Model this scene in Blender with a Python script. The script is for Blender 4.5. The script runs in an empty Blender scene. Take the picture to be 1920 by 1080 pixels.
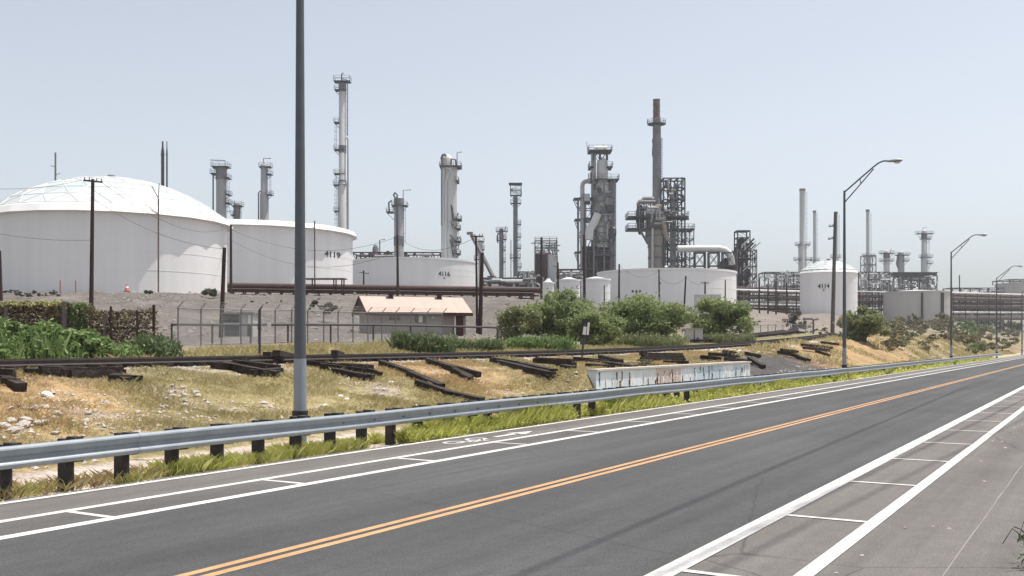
import bpy, math, random
import numpy as np
from mathutils import Vector, noise as mnoise
R_ = math.radians
rnd = random.Random(7)
C = bpy.context.scene.collection
scene = bpy.context.scene

# ------------------------------------------------------------------ camera
F = 1889.4; YH = 642.0; PSI = R_(30.69); HC = 2.1
cp, sp = math.cos(PSI), math.sin(PSI)
cam_d = bpy.data.cameras.new('camera'); cam = bpy.data.objects.new('camera', cam_d); C.objects.link(cam)
cam.location = (0, 0, HC); cam.rotation_euler = (R_(90), 0, PSI)
cam_d.sensor_width = 36; cam_d.lens = F / 1920 * 36; cam_d.shift_y = (YH - 540) / 1920
cam_d.clip_start = 0.1; cam_d.clip_end = 12000
scene.camera = cam

# ------------------------------------------------------------------ sky, sun, exposure
SUN_AZ = R_(42.0); SUN_EL = R_(75.0)      # azimuth clockwise from the road direction (+Y)
w = bpy.data.worlds.new('World'); scene.world = w; w.use_nodes = True
nt = w.node_tree; nt.nodes.clear()
sky = nt.nodes.new('ShaderNodeTexSky'); sky.sky_type = 'NISHITA'; sky.sun_disc = False
sky.sun_elevation = SUN_EL; sky.sun_rotation = SUN_AZ
sky.altitude = 1100; sky.air_density = 1.0; sky.dust_density = 6.0; sky.ozone_density = 1.0
hsv = nt.nodes.new('ShaderNodeHueSaturation'); hsv.inputs['Saturation'].default_value = 0.42
bg = nt.nodes.new('ShaderNodeBackground'); bg.inputs['Strength'].default_value = 0.145
wo = nt.nodes.new('ShaderNodeOutputWorld')
tn = nt.nodes.new('ShaderNodeMixRGB'); tn.blend_type = 'MULTIPLY'; tn.inputs[0].default_value = 1; tn.inputs[2].default_value = (.992, 1.0, .99, 1)
nt.links.new(sky.outputs[0], hsv.inputs['Color']); nt.links.new(hsv.outputs[0], tn.inputs[1]); nt.links.new(tn.outputs[0], bg.inputs['Color'])
nt.links.new(bg.outputs[0], wo.inputs['Surface'])
sd = bpy.data.lights.new('sun', 'SUN'); sd.energy = 4.8; sd.angle = R_(0.53); sd.color = (1.0, 0.95, 0.88)
so = bpy.data.objects.new('sun', sd); C.objects.link(so)
sv = Vector((math.sin(SUN_AZ) * math.cos(SUN_EL), math.cos(SUN_AZ) * math.cos(SUN_EL), math.sin(SUN_EL)))
so.rotation_euler = sv.to_track_quat('Z', 'Y').to_euler(); so.location = (40, 40, 120)
scene.view_settings.view_transform = 'Standard'; scene.view_settings.look = 'None'
scene.view_settings.exposure = 0.36; scene.view_settings.gamma = 1.0

# ------------------------------------------------------------------ photo <-> world
def XY(px, D):
    r = (px - 960) * D / F
    return (r * cp - D * sp, r * sp + D * cp)
def W(px, py, D):
    x, y = XY(px, D); return Vector((x, y, HC + (YH - py) * D / F))
def yz(y, D): return HC + (YH - y) * D / F
def pxD(X, Y):
    d = Y * cp - X * sp; r = X * cp + Y * sp
    return (960 + F * r / d if d > 0.05 else (-9999 if r < 0 else 9999)), d
def Du(px, u):      # depth at which the ray through column px is u metres left of the camera
    phi = PSI - math.atan((px - 960) / F)
    return u / math.sin(phi) * math.cos(math.atan((px - 960) / F))

# ------------------------------------------------------------------ terrain
def zrail(Y):
    t = max(0.0, min(Y, 115.0) - 35.0); return 1.42 + 2.5e-4 * t * t
TAB = [
 (-400, [(47,1.95),(60,2.6),(100,5.5),(128,8.4),(172,8.6),(200,12.6),(300,16)]),
 (0,    [(47,1.95),(60,2.6),(100,5.8),(124,8.4),(172,8.6),(200,12.6),(300,16)]),
 (300,  [(50,1.9),(66,2.1),(76,3.2),(124,8.0),(130,8.6),(172,8.7),(200,12.6),(300,16.5)]),
 (420,  [(55,1.9),(70,2.2),(80,3.0),(128,8.3),(150,9.2),(172,9.6),(198,12.9),(245,13),(300,16.8)]),
 (550,  [(60,2.0),(80,2.6),(90,3.5),(152,9.4),(170,9.7),(197,13.0),(245,13),(300,17)]),
 (770,  [(65,1.9),(80,2.6),(96,2.8),(152,9.2),(170,9.5),(215,12.5),(268,17.5),(320,18)]),
 (950,  [(70,1.9),(100,3.2),(150,8.9),(170,9.4),(215,12),(280,17),(320,17.5)]),
 (1060, [(80,1.9),(110,4.2),(170,9.2),(190,10.6),(230,11.4),(300,16)]),
 (1200, [(85,1.9),(120,3.8),(180,7.6),(212,9.2),(250,9.4),(300,14)]),
 (1380, [(112,2.5),(150,4.4),(210,8.8),(250,9.3),(300,13)]),
 (1480, [(122,2.8),(170,5.7),(230,8.2),(290,10.4),(320,11),(420,14)]),
 (1550, [(138,2.9),(180,5.6),(240,8.4),(266,9.8),(300,9.9),(420,13)]),
 (1650, [(165,3.0),(225,5.8),(285,7.6),(320,7.8),(420,11)]),
 (1780, [(228,3.2),(286,7.9),(320,8.0),(420,11),(480,12)]),
 (1900, [(400,3.2),(470,11),(500,13.2),(560,13.6)]),
 (2400, [(500,4),(600,8)]),
]
def tab_z(px, D, D0, z0):
    px = max(-400, min(2400, px))
    for i in range(len(TAB) - 1):
        if TAB[i][0] <= px <= TAB[i + 1][0]: break
    t = (px - TAB[i][0]) / (TAB[i + 1][0] - TAB[i][0])
    def one(lst):
        xs = [D0]; zs = [z0]
        for d, z in lst:
            if d > xs[-1] + 4: xs.append(d); zs.append(z)
        return float(np.interp(D, xs, zs))
    return one(TAB[i][1]) * (1 - t) + one(TAB[i + 1][1]) * t
WALL_Y0, WALL_Y1, WALL_U = 32.8, 50.9, 16.0
def near_z(u, Y):
    zr = zrail(Y)
    base = float(np.interp(u, [12.3, 13.0, 13.7, 15.2, 16.0, 17.5, 22.0, 23.4, 24.0, 28.0, 30.0],
                 [-0.03, -0.04, -0.09, -0.05, 0.08, 0.30, zr - 0.32, zr - 0.12, zr - 0.05, zr - 0.05, zr + 0.05]))
    if WALL_Y0 - 1.2 < Y < WALL_Y1 + 1.2:
        k = min(1, (Y - WALL_Y0 + 1.2) / 1.2, (WALL_Y1 + 1.2 - Y) / 1.2)
        base = base * (1 - k) + k * float(np.interp(u, [12.3, 13, 15.9, 16.12, 22, 23.4, 24, 28, 30],
                 [-0.03, -0.04, 0.0, 0.93, zr - 0.32, zr - 0.12, zr - 0.05, zr - 0.05, zr + 0.05]))
    return base
def sstep(a, b, x):
    t = max(0, min(1, (x - a) / (b - a))); return t * t * (3 - 2 * t)
def zt(X, Y, rough=True):
    u = -X
    if u < 12.3: return -0.03
    px, D = pxD(X, Y)
    if u <= 30 or D < 1: z = near_z(min(u, 30), Y)
    else:
        phi = math.atan2(u, Y); s = 30.0 / u
        D0 = D * s; z0 = near_z(30, Y * s)
        pc = max(-400, min(2400, px)) if D > 1 else -400
        z = tab_z(pc, D, D0, z0)
    if rough:
        a = 0.15 * sstep(15.3, 17, u) * (1 - sstep(22.5, 23.5, u)) + 0.06 * sstep(28, 31, u) + 0.22 * sstep(45, 70, u)
        if WALL_Y0 - .5 < Y < WALL_Y1 + .5: a *= sstep(16.2, 17.2, u)
        if a > 0:
            z += a * (mnoise.noise((X * .35, Y * .35, 3.1)) + .6 * mnoise.noise((X * 1.1, Y * 1.1, 7.7)))
    return z
def gz(px, D): 
    x, y = XY(px, D); return zt(x, y)

# ------------------------------------------------------------------ materials
M = {}
def mat(name, col, rough=0.8, var=0.12, scale=2.0, metal=0.0, bump=0.0, col2=None, bscale=None, tint=None, stretch=(1,1,1)):
    m = bpy.data.materials.new(name); m.use_nodes = True; t = m.node_tree; b = t.nodes['Principled BSDF']
    b.inputs['Roughness'].default_value = rough; b.inputs['Metallic'].default_value = metal
    if rough > .6: b.inputs['Specular IOR Level'].default_value = 0.25
    tc = t.nodes.new('ShaderNodeTexCoord'); mp = t.nodes.new('ShaderNodeMapping'); mp.inputs['Scale'].default_value = stretch
    t.links.new(tc.outputs['Object'], mp.inputs[0])
    n = t.nodes.new('ShaderNodeTexNoise'); n.inputs['Scale'].default_value = scale; n.inputs['Detail'].default_value = 6
    n.inputs['Roughness'].default_value = .65
    t.links.new(mp.outputs[0], n.inputs['Vector'])
    r = t.nodes.new('ShaderNodeValToRGB')
    c2 = col2 or [min(1, c * (1 + var)) for c in col]
    r.color_ramp.elements[0].position = .3; r.color_ramp.elements[1].position = .7
    r.color_ramp.elements[0].color = (*[c * (1 - var) for c in col], 1); r.color_ramp.elements[1].color = (*c2, 1)
    t.links.new(n.outputs['Fac'], r.inputs[0]); out = r.outputs[0]
    if tint is not None:      # per-face tint attribute blends towards another leaf colour
        at = t.nodes.new('ShaderNodeAttribute'); at.attribute_name = 'tint'
        mx = t.nodes.new('ShaderNodeMixRGB'); mx.inputs[2].default_value = (*tint, 1)
        t.links.new(at.outputs['Fac'], mx.inputs[0]); t.links.new(out, mx.inputs[1]); out = mx.outputs[0]
    t.links.new(out, b.inputs['Base Color'])
    if bump:
        n2 = t.nodes.new('ShaderNodeTexNoise'); n2.inputs['Scale'].default_value = bscale or scale * 6; n2.inputs['Detail'].default_value = 5
        t.links.new(mp.outputs[0], n2.inputs['Vector'])
        bp = t.nodes.new('ShaderNodeBump'); bp.inputs['Strength'].default_value = bump; bp.inputs['Distance'].default_value = .05
        t.links.new(n2.outputs['Fac'], bp.inputs['Height']); t.links.new(bp.outputs[0], b.inputs['Normal'])
    M[name] = m; return m
def leafmat(name, a, b2, tint, trans=.35):
    m = mat(name, a, .7, 0.1, .8, col2=b2, tint=tint)
    t = m.node_tree; b = t.nodes['Principled BSDF']; src = b.inputs['Base Color'].links[0].from_socket
    tr = t.nodes.new('ShaderNodeBsdfTranslucent'); mx = t.nodes.new('ShaderNodeMixShader'); mx.inputs[0].default_value = trans
    o = [n for n in t.nodes if n.type == 'OUTPUT_MATERIAL'][0]
    t.links.new(src, tr.inputs['Color']); t.links.new(b.outputs[0], mx.inputs[1]); t.links.new(tr.outputs[0], mx.inputs[2])
    t.links.new(mx.outputs[0], o.inputs['Surface']); return m
mat('white_paint', (.78, .77, .76), .55, .05, .5, stretch=(1, 1, .06), col2=(.82, .81, .80))
mat('white_roof', (.52, .54, .54), .5, .03, .3, tint=(.36, .40, .41))
mat('grey_paint', (.47, .455, .44), .7, .1, .3, stretch=(1, 1, .2))
mat('pale_paint', (.58, .58, .57), .7, .08, .3, stretch=(1, 1, .2))
mat('steel', (.34, .34, .34), .6, .15, .5, stretch=(1, 1, .25))
mat('light_steel', (.48, .48, .47), .55, .12, .5, stretch=(1, 1, .25))
mat('dark_steel', (.075, .075, .078), .7, .2, .6)
mat('mid_steel', (.19, .19, .195), .7, .2, .6)
mat('brown_steel', (.055, .034, .031), .75, .25, .6)
mat('brown_pipe', (.085, .052, .047), .65, .2, .4)
mat('rust', (.13, .075, .055), .85, .3, .8, col2=(.2, .16, .14))
mat('refractory', (.30, .275, .24), .85, .15, .5)
mat('galv', (.31, .34, .365), .42, .10, 3.0, metal=.62)
mat('galv_dark', (.085, .095, .106), .5, .12, 2.0, metal=.2)
mat('galv_light', (.27, .30, .33), .5, .1, 2.0, metal=.3)
mat('pole_wood', (.050, .030, .026), .9, .3, 3, bump=.3, stretch=(1, 1, .1))
mat('grey_wood', (.13, .122, .115), .9, .2, 3, bump=.3, stretch=(1, 1, .1))
mat('tie_wood', (.020, .016, .014), .95, .5, 3.0, bump=1.0, bscale=14, col2=(.062, .049, .042))
mat('post_wood', (.06, .055, .052), .9, .35, 6, bump=.5)
mat('rail_steel', (.055, .042, .038), .6, .3, 4)
mat('asphalt', (.066, .067, .069), .88, .14, .35, bump=.5, bscale=90, stretch=(1, .25, 1))
mat('asphalt_old', (.132, .123, .118), .9, .12, .5, bump=.5, bscale=90, stretch=(1, .4, 1))
mat('asphalt_mid', (.096, .092, .090), .9, .12, .5, bump=.5, bscale=90, stretch=(1, .3, 1))
mat('asphalt_seam', (.20, .19, .18), .9, .2, .8)
def road_wear(name, xs, crack=.5):
    m = M[name]; t = m.node_tree; b = t.nodes['Principled BSDF']; src = b.inputs['Base Color'].links[0].from_socket
    tc = t.nodes.new('ShaderNodeTexCoord'); prev = src
    def nz(scale, st, lo, hi, a=.35, c=.65, det=4):
        nonlocal prev
        mp = t.nodes.new('ShaderNodeMapping'); mp.inputs['Scale'].default_value = st; n = t.nodes.new('ShaderNodeTexNoise')
        n.inputs['Scale'].default_value = scale; n.inputs['Detail'].default_value = det; n.inputs['Roughness'].default_value = .65
        mr = t.nodes.new('ShaderNodeMapRange')
        for k, v in zip(('From Min', 'From Max', 'To Min', 'To Max'), (a, c, lo, hi)): mr.inputs[k].default_value = v
        ml = t.nodes.new('ShaderNodeVectorMath'); ml.operation = 'SCALE'
        t.links.new(tc.outputs['Object'], mp.inputs[0]); t.links.new(mp.outputs[0], n.inputs['Vector']); t.links.new(n.outputs['Fac'], mr.inputs[0])
        t.links.new(prev, ml.inputs[0]); t.links.new(mr.outputs[0], ml.inputs['Scale']); prev = ml.outputs[0]
    nz(1.0, (1.6, .03, 1), .86, 1.14); nz(.25, (1, .5, 1), .88, 1.1); nz(45, (1, 1, 1), .72, 1.28, .3, .7, 2); nz(6, (1, .6, 1), .93, 1.06)
    vo = t.nodes.new('ShaderNodeTexVoronoi'); vo.feature = 'DISTANCE_TO_EDGE'; vo.inputs['Scale'].default_value = .16
    wn = t.nodes.new('ShaderNodeTexNoise'); wn.inputs['Scale'].default_value = 1.2; ad = t.nodes.new('ShaderNodeMixRGB'); ad.inputs[0].default_value = .12; ad.blend_type = 'ADD'
    t.links.new(tc.outputs['Object'], wn.inputs['Vector']); t.links.new(tc.outputs['Object'], ad.inputs[1]); t.links.new(wn.outputs['Color'], ad.inputs[2]); t.links.new(ad.outputs[0], vo.inputs['Vector'])
    mr = t.nodes.new('ShaderNodeMapRange')
    for k, v in zip(('From Min', 'From Max', 'To Min', 'To Max'), (.0, .0035, crack, 1)): mr.inputs[k].default_value = v
    t.links.new(vo.outputs['Distance'], mr.inputs[0]); ml = t.nodes.new('ShaderNodeVectorMath'); ml.operation = 'SCALE'
    t.links.new(prev, ml.inputs[0]); t.links.new(mr.outputs[0], ml.inputs['Scale']); t.links.new(ml.outputs[0], b.inputs['Base Color'])
road_wear('asphalt', None, .72); road_wear('asphalt_old', None, .62); road_wear('asphalt_mid', None, .65)
mat('line_white', (.50, .49, .475), .75, .22, 1.6, bump=.2, bscale=60)
mat('line_worn', (.40, .40, .395), .75, .25, 2.2, bump=.2, bscale=60)
mat('line_yellow', (.41, .235, .12), .75, .2, 1.8, bump=.2, bscale=60)
mat('concrete', (.46, .42, .39), .9, .12, 1.2, bump=.3)
mat('wall_paint', (.55, .60, .64), .8, .1, 1.0)
mat('stucco', (.29, .25, .225), .9, .08, 1.5, bump=.2)
mat('roof_tan', (.42, .325, .278), .75, .08, .8, stretch=(4, .3, 1))
mat('trim_brown', (.075, .034, .026), .8, .2, 2)
mat('glass_dark', (.02, .022, .025), .15, .2, 2)
mat('white_trim', (.75, .74, .72), .6, .05, 2)
mat('rock', (.42, .375, .33), .95, .2, 3, bump=.6, bscale=9)
mat('gravel_stone', (.21, .185, .168), .95, .35, 1.2, bump=.5)
mat('rock_white', (.78, .74, .69), .9, .08, 3, bump=.4, bscale=9)
mat('ballast', (.36, .33, .31), .95, .35, 9, bump=1.0, bscale=12)
mat('cone_orange', (.42, .12, .07), .6, .1, 3)
mat('black_paint', (.02, .02, .022), .6, .1, 2)
mat('wire', (.03, .03, .032), .6, .1, 2)
mat('bark', (.07, .055, .042), .95, .3, 5, bump=.6)
mat('lamp_lens', (.55, .56, .55), .25, .05, 2)
leafmat('mesquite', (.14, .175, .075), (.22, .255, .12), (.31, .33, .175), .4)
leafmat('tree_green', (.125, .175, .06), (.21, .27, .105), (.30, .345, .16), .4)
leafmat('reed_green', (.085, .13, .055), (.14, .19, .085), (.20, .235, .12), .35)
leafmat('bush_dark', (.045, .05, .036), (.085, .088, .062), (.12, .115, .09), .15)
leafmat('bush_olive', (.105, .105, .055), (.16, .155, .085), (.22, .2, .12), .2)
leafmat('broad_leaf', (.06, .13, .03), (.14, .235, .065), (.30, .38, .16), .35)
leafmat('vine_dead', (.085, .064, .046), (.16, .125, .085), (.30, .24, .14), .2)
leafmat('vine_tip', (.33, .28, .12), (.48, .40, .2), (.3, .34, .12), .3)
leafmat('grass_bright', (.46, .50, .085), (.62, .64, .15), (.68, .64, .28), .5)
leafmat('grass_dry', (.40, .285, .145), (.56, .415, .235), (.42, .34, .16), .35)
leafmat('grass_olive', (.31, .29, .13), (.43, .38, .19), (.54, .45, .25), .35)

# terrain material: base colour from a zone attribute, broken up with two noises
m = bpy.data.materials.new('soil'); m.use_nodes = True; t = m.node_tree; b = t.nodes['Principled BSDF']
b.inputs['Roughness'].default_value = .95; b.inputs['Specular IOR Level'].default_value = .1
at = t.nodes.new('ShaderNodeAttribute'); at.attribute_name = 'gcol'
tc = t.nodes.new('ShaderNodeTexCoord')
prev = at.outputs['Color']
for sc_, lo, hi, det in ((.35, .74, 1.24, 5), (2.6, .58, 1.42, 8), (14, .70, 1.30, 4)):
    n = t.nodes.new('ShaderNodeTexNoise'); n.inputs['Scale'].default_value = sc_; n.inputs['Detail'].default_value = det
    n.inputs['Roughness'].default_value = .7
    mr = t.nodes.new('ShaderNodeMapRange'); mr.inputs['From Min'].default_value = .3; mr.inputs['From Max'].default_value = .7
    mr.inputs['To Min'].default_value = lo; mr.inputs['To Max'].default_value = hi
    mul = t.nodes.new('ShaderNodeVectorMath'); mul.operation = 'SCALE'
    t.links.new(tc.outputs['Object'], n.inputs['Vector']); t.links.new(n.outputs['Fac'], mr.inputs['Value'])
    t.links.new(prev, mul.inputs[0]); t.links.new(mr.outputs[0], mul.inputs['Scale']); prev = mul.outputs[0]
t.links.new(prev, b.inputs['Base Color'])
n = t.nodes.new('ShaderNodeTexNoise'); n.inputs['Scale'].default_value = 5; n.inputs['Detail'].default_value = 8
bp = t.nodes.new('ShaderNodeBump'); bp.inputs['Strength'].default_value = .9; bp.inputs['Distance'].default_value = .12
t.links.new(tc.outputs['Object'], n.inputs['Vector']); t.links.new(n.outputs['Fac'], bp.inputs['Height']); t.links.new(bp.outputs[0], b.inputs['Normal'])
M['soil'] = m
# chain link: wire diamonds, the rest open
m = bpy.data.materials.new('chain_link'); m.use_nodes = True; t = m.node_tree; b = t.nodes['Principled BSDF']
b.inputs['Base Color'].default_value = (.36, .36, .36, 1); b.inputs['Roughness'].default_value = .5
tc = t.nodes.new('ShaderNodeTexCoord'); sx = t.nodes.new('ShaderNodeSeparateXYZ'); t.links.new(tc.outputs['Object'], sx.inputs[0])
def mnode(op, a, bb):
    q = t.nodes.new('ShaderNodeMath'); q.operation = op
    for i, v in enumerate((a, bb)):
        if isinstance(v, (int, float)): q.inputs[i].default_value = v
        else: t.links.new(v, q.inputs[i])
    return q.outputs[0]
ws = []
for op in ('ADD', 'SUBTRACT'):
    v = mnode(op, sx.outputs[0], sx.outputs[2]); v = mnode('MULTIPLY', v, 14.0); v = mnode('FRACT', v, 0); ws.append(mnode('LESS_THAN', v, .12))
msk = mnode('MAXIMUM', ws[0], ws[1])
tr = t.nodes.new('ShaderNodeBsdfTransparent'); mx = t.nodes.new('ShaderNodeMixShader')
t.links.new(msk, mx.inputs[0]); t.links.new(tr.outputs[0], mx.inputs[1]); t.links.new(b.outputs[0], mx.inputs[2])
t.links.new(mx.outputs[0], [q for q in t.nodes if q.type == 'OUTPUT_MATERIAL'][0].inputs['Surface'])
M['chain_link'] = m

# ------------------------------------------------------------------ mesh helpers
class MB:
    def __init__(s): s.v = []; s.f = []
    def add(s, vs, fs):
        o = len(s.v); s.v += [tuple(p) for p in vs]; s.f += [tuple(i + o for i in f) for f in fs]; return s
    def box(s, cx, cy, cz, sx, sy, sz, rz=0.0):
        c, q = math.cos(rz), math.sin(rz); vs = []
        for dz in (-.5, .5):
            for dx, dy in ((-.5, -.5), (.5, -.5), (.5, .5), (-.5, .5)):
                x, y = dx * sx, dy * sy; vs.append((cx + x * c - y * q, cy + x * q + y * c, cz + dz * sz))
        return s.add(vs, [(3, 2, 1, 0), (4, 5, 6, 7), (0, 1, 5, 4), (1, 2, 6, 5), (2, 3, 7, 6), (3, 0, 4, 7)])
    def box2(s, x0, x1, y0, y1, z0, z1): return s.box((x0 + x1) / 2, (y0 + y1) / 2, (z0 + z1) / 2, abs(x1 - x0), abs(y1 - y0), abs(z1 - z0))
    def cyl(s, a, b, r0, r1=None, n=8, caps=True):
        a, b = Vector(a), Vector(b); r1 = r0 if r1 is None else r1; d = b - a
        if d.length < 1e-6: return s
        d.normalize(); q = Vector((0, 0, 1)) if abs(d.z) < .9 else Vector((1, 0, 0)); e = d.cross(q).normalized(); g = d.cross(e)
        vs = []
        for p, r in ((a, r0), (b, r1)):
            for i in range(n):
                an = 2 * math.pi * i / n; vs.append(p + e * (r * math.cos(an)) + g * (r * math.sin(an)))
        fs = [(i, (i + 1) % n, n + (i + 1) % n, n + i) for i in range(n)]
        if caps: fs += [tuple(reversed(range(n))), tuple(range(n, 2 * n))]
        return s.add(vs, fs)
    def tube(s, pts, r, n=6, r1=None):
        pts = [Vector(p) for p in pts]; vs = []; m_ = len(pts); r1 = r if r1 is None else r1
        e0 = None
        for i, p in enumerate(pts):
            d = (pts[min(i + 1, m_ - 1)] - pts[max(i - 1, 0)]).normalized()
            if e0 is None:
                q = Vector((0, 0, 1)) if abs(d.z) < .9 else Vector((1, 0, 0)); e = d.cross(q).normalized()
            else:
                e = (e0 - d * e0.dot(d)).normalized()
            e0 = e; g = d.cross(e); rr = r + (r1 - r) * i / max(1, m_ - 1)
            for k in range(n):
                an = 2 * math.pi * k / n; vs.append(p + e * (rr * math.cos(an)) + g * (rr * math.sin(an)))
        fs = [(i * n + k, i * n + (k + 1) % n, (i + 1) * n + (k + 1) % n, (i + 1) * n + k) for i in range(m_ - 1) for k in range(n)]
        fs += [tuple(reversed(range(n))), tuple(range((m_ - 1) * n, m_ * n))]
        return s.add(vs, fs)
    def lathe(s, prof, n=24, cx=0, cy=0, cap0=True, cap1=True):
        vs = [(cx + r * math.cos(2 * math.pi * k / n), cy + r * math.sin(2 * math.pi * k / n), z) for r, z in prof for k in range(n)]
        fs = [(i * n + k, i * n + (k + 1) % n, (i + 1) * n + (k + 1) % n, (i + 1) * n + k) for i in range(len(prof) - 1) for k in range(n)]
        if cap0: fs.append(tuple(reversed(range(n))))
        if cap1: fs.append(tuple(range((len(prof) - 1) * n, len(prof) * n)))
        return s.add(vs, fs)
    def rail(s, x0, x1, y0, y1, z, h=1.1, r=.05):     # handrail round a rectangle
        cs = [(x0, y0), (x1, y0), (x1, y1), (x0, y1)]
        for i in range(4):
            a, b_ = cs[i], cs[(i + 1) % 4]; L = math.hypot(a[0] - b_[0], a[1] - b_[1]); k = max(1, int(L / 1.8))
            for hh in (h, h * .5): s.cyl((*a, z + hh), (*b_, z + hh), r, n=4, caps=False)
            for j in range(k):
                x = a[0] + (b_[0] - a[0]) * j / k; y = a[1] + (b_[1] - a[1]) * j / k
                s.cyl((x, y, z), (x, y, z + h), r, n=4, caps=False)
        return s
    def frame(s, x0, x1, y0, y1, zs, nx=1, r=.12, brace=True, deck=False):   # braced steel frame
        xs = [x0 + (x1 - x0) * i / nx for i in range(nx + 1)]
        for x in xs:
            for y in (y0, y1): s.box((x), y, (zs[0] + zs[-1]) / 2, 2 * r, 2 * r, zs[-1] - zs[0])
        for z in zs[1:]:
            for y in (y0, y1): s.box((x0 + x1) / 2, y, z, x1 - x0, 1.6 * r, 1.9 * r)
            for x in xs: s.box(x, (y0 + y1) / 2, z, 1.6 * r, y1 - y0, 1.9 * r)
            if deck: s.box((x0 + x1) / 2, (y0 + y1) / 2, z + r, x1 - x0, y1 - y0, .12)
        if brace:
            for i in range(len(zs) - 1):
                for j in range(nx):
                    a, b_ = (xs[j], xs[j + 1]) if (i + j) % 2 else (xs[j + 1], xs[j])
                    for y in (y0, y1):
                        s.cyl((a, y, zs[i]), (b_, y, zs[i + 1]), r * .5, n=4, caps=False)
                        if brace == 2: s.cyl((b_, y, zs[i]), (a, y, zs[i + 1]), r * .5, n=4, caps=False)
        return s
    def build(s, name, m, parent=None, world=False, smooth=True, loc=None):
        me = bpy.data.meshes.new(name); vs = s.v
        off = None
        if world and parent is not None: off = parent.location
        if loc is not None: off = Vector(loc)
        if off is not None: vs = [(x - off[0], y - off[1], z - off[2]) for x, y, z in vs]
        me.from_pydata(vs, [], s.f); me.materials.append(M[m]); me.update()
        if smooth:
            me.shade_smooth(); me.set_sharp_from_angle(angle=R_(35))
        o = bpy.data.objects.new(name, me); C.objects.link(o)
        if loc is not None: o.location = loc
        if parent is not None: o.parent = parent
        return o
def tag(o, label=None, cat=None, group=None, kind=None):
    if label: o['label'] = label
    if cat: o['category'] = cat
    if group: o['group'] = group
    if kind: o['kind'] = kind
    return o
def empty(name, loc, label, cat, group=None, rz=0):
    o = bpy.data.objects.new(name, None); C.objects.link(o); o.location = loc; o.rotation_euler = (0, 0, rz); o.empty_display_size = .5
    return tag(o, label, cat, group)
def copy_tree(o, parent=None):
    c = o.copy(); C.objects.link(c)
    if parent is not None: c.parent = parent
    for ch in list(o.children): copy_tree(ch, c)
    return c
def npmesh(name, V, Fq, m, tint=None, parent=None, loc=None, per=4):
    V = np.asarray(V, dtype=np.float32).reshape(-1, 3)
    if loc is not None: V = V - np.asarray(loc, dtype=np.float32)
    nf = len(V) // per; me = bpy.data.meshes.new(name)
    me.vertices.add(len(V)); me.vertices.foreach_set('co', V.ravel())
    me.loops.add(len(V)); me.loops.foreach_set('vertex_index', np.arange(len(V), dtype=np.int32))
    me.polygons.add(nf); me.polygons.foreach_set('loop_start', np.arange(nf, dtype=np.int32) * per)
    me.update(calc_edges=True)
    if tint is not None:
        a = me.attributes.new('tint', 'FLOAT', 'FACE'); a.data.foreach_set('value', np.asarray(tint, dtype=np.float32))
    me.materials.append(M[m]); o = bpy.data.objects.new(name, me); C.objects.link(o)
    if loc is not None: o.location = loc
    if parent is not None: o.parent = parent
    return o

class Fr:      # a thing laid out in its own frontal frame: x to the right, y away, z up, all in metres
    def __init__(s, name, label, cat, cx, D, group=None, z0=None, yb=None):
        s.cx, s.D, s.s = cx, D, D / F
        x, y = XY(cx, D); s.z0 = gz(cx, D) if z0 is None else z0
        if yb is not None: s.z0 = yz(yb, D)
        s.root = empty(name, (x, y, s.z0), label, cat, group, PSI)
    def X(s, px): return (px - s.cx) * s.s
    def Z(s, py): return HC + (YH - py) * s.s - s.z0
    def part(s, name, mb, m, parent=None, smooth=True):
        o = mb.build(name, m, parent or s.root, smooth=smooth)
        if name in ('piping', 'small_piping', 'valves', 'fittings', 'ducting'): o['kind'] = 'stuff'
        return o

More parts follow.
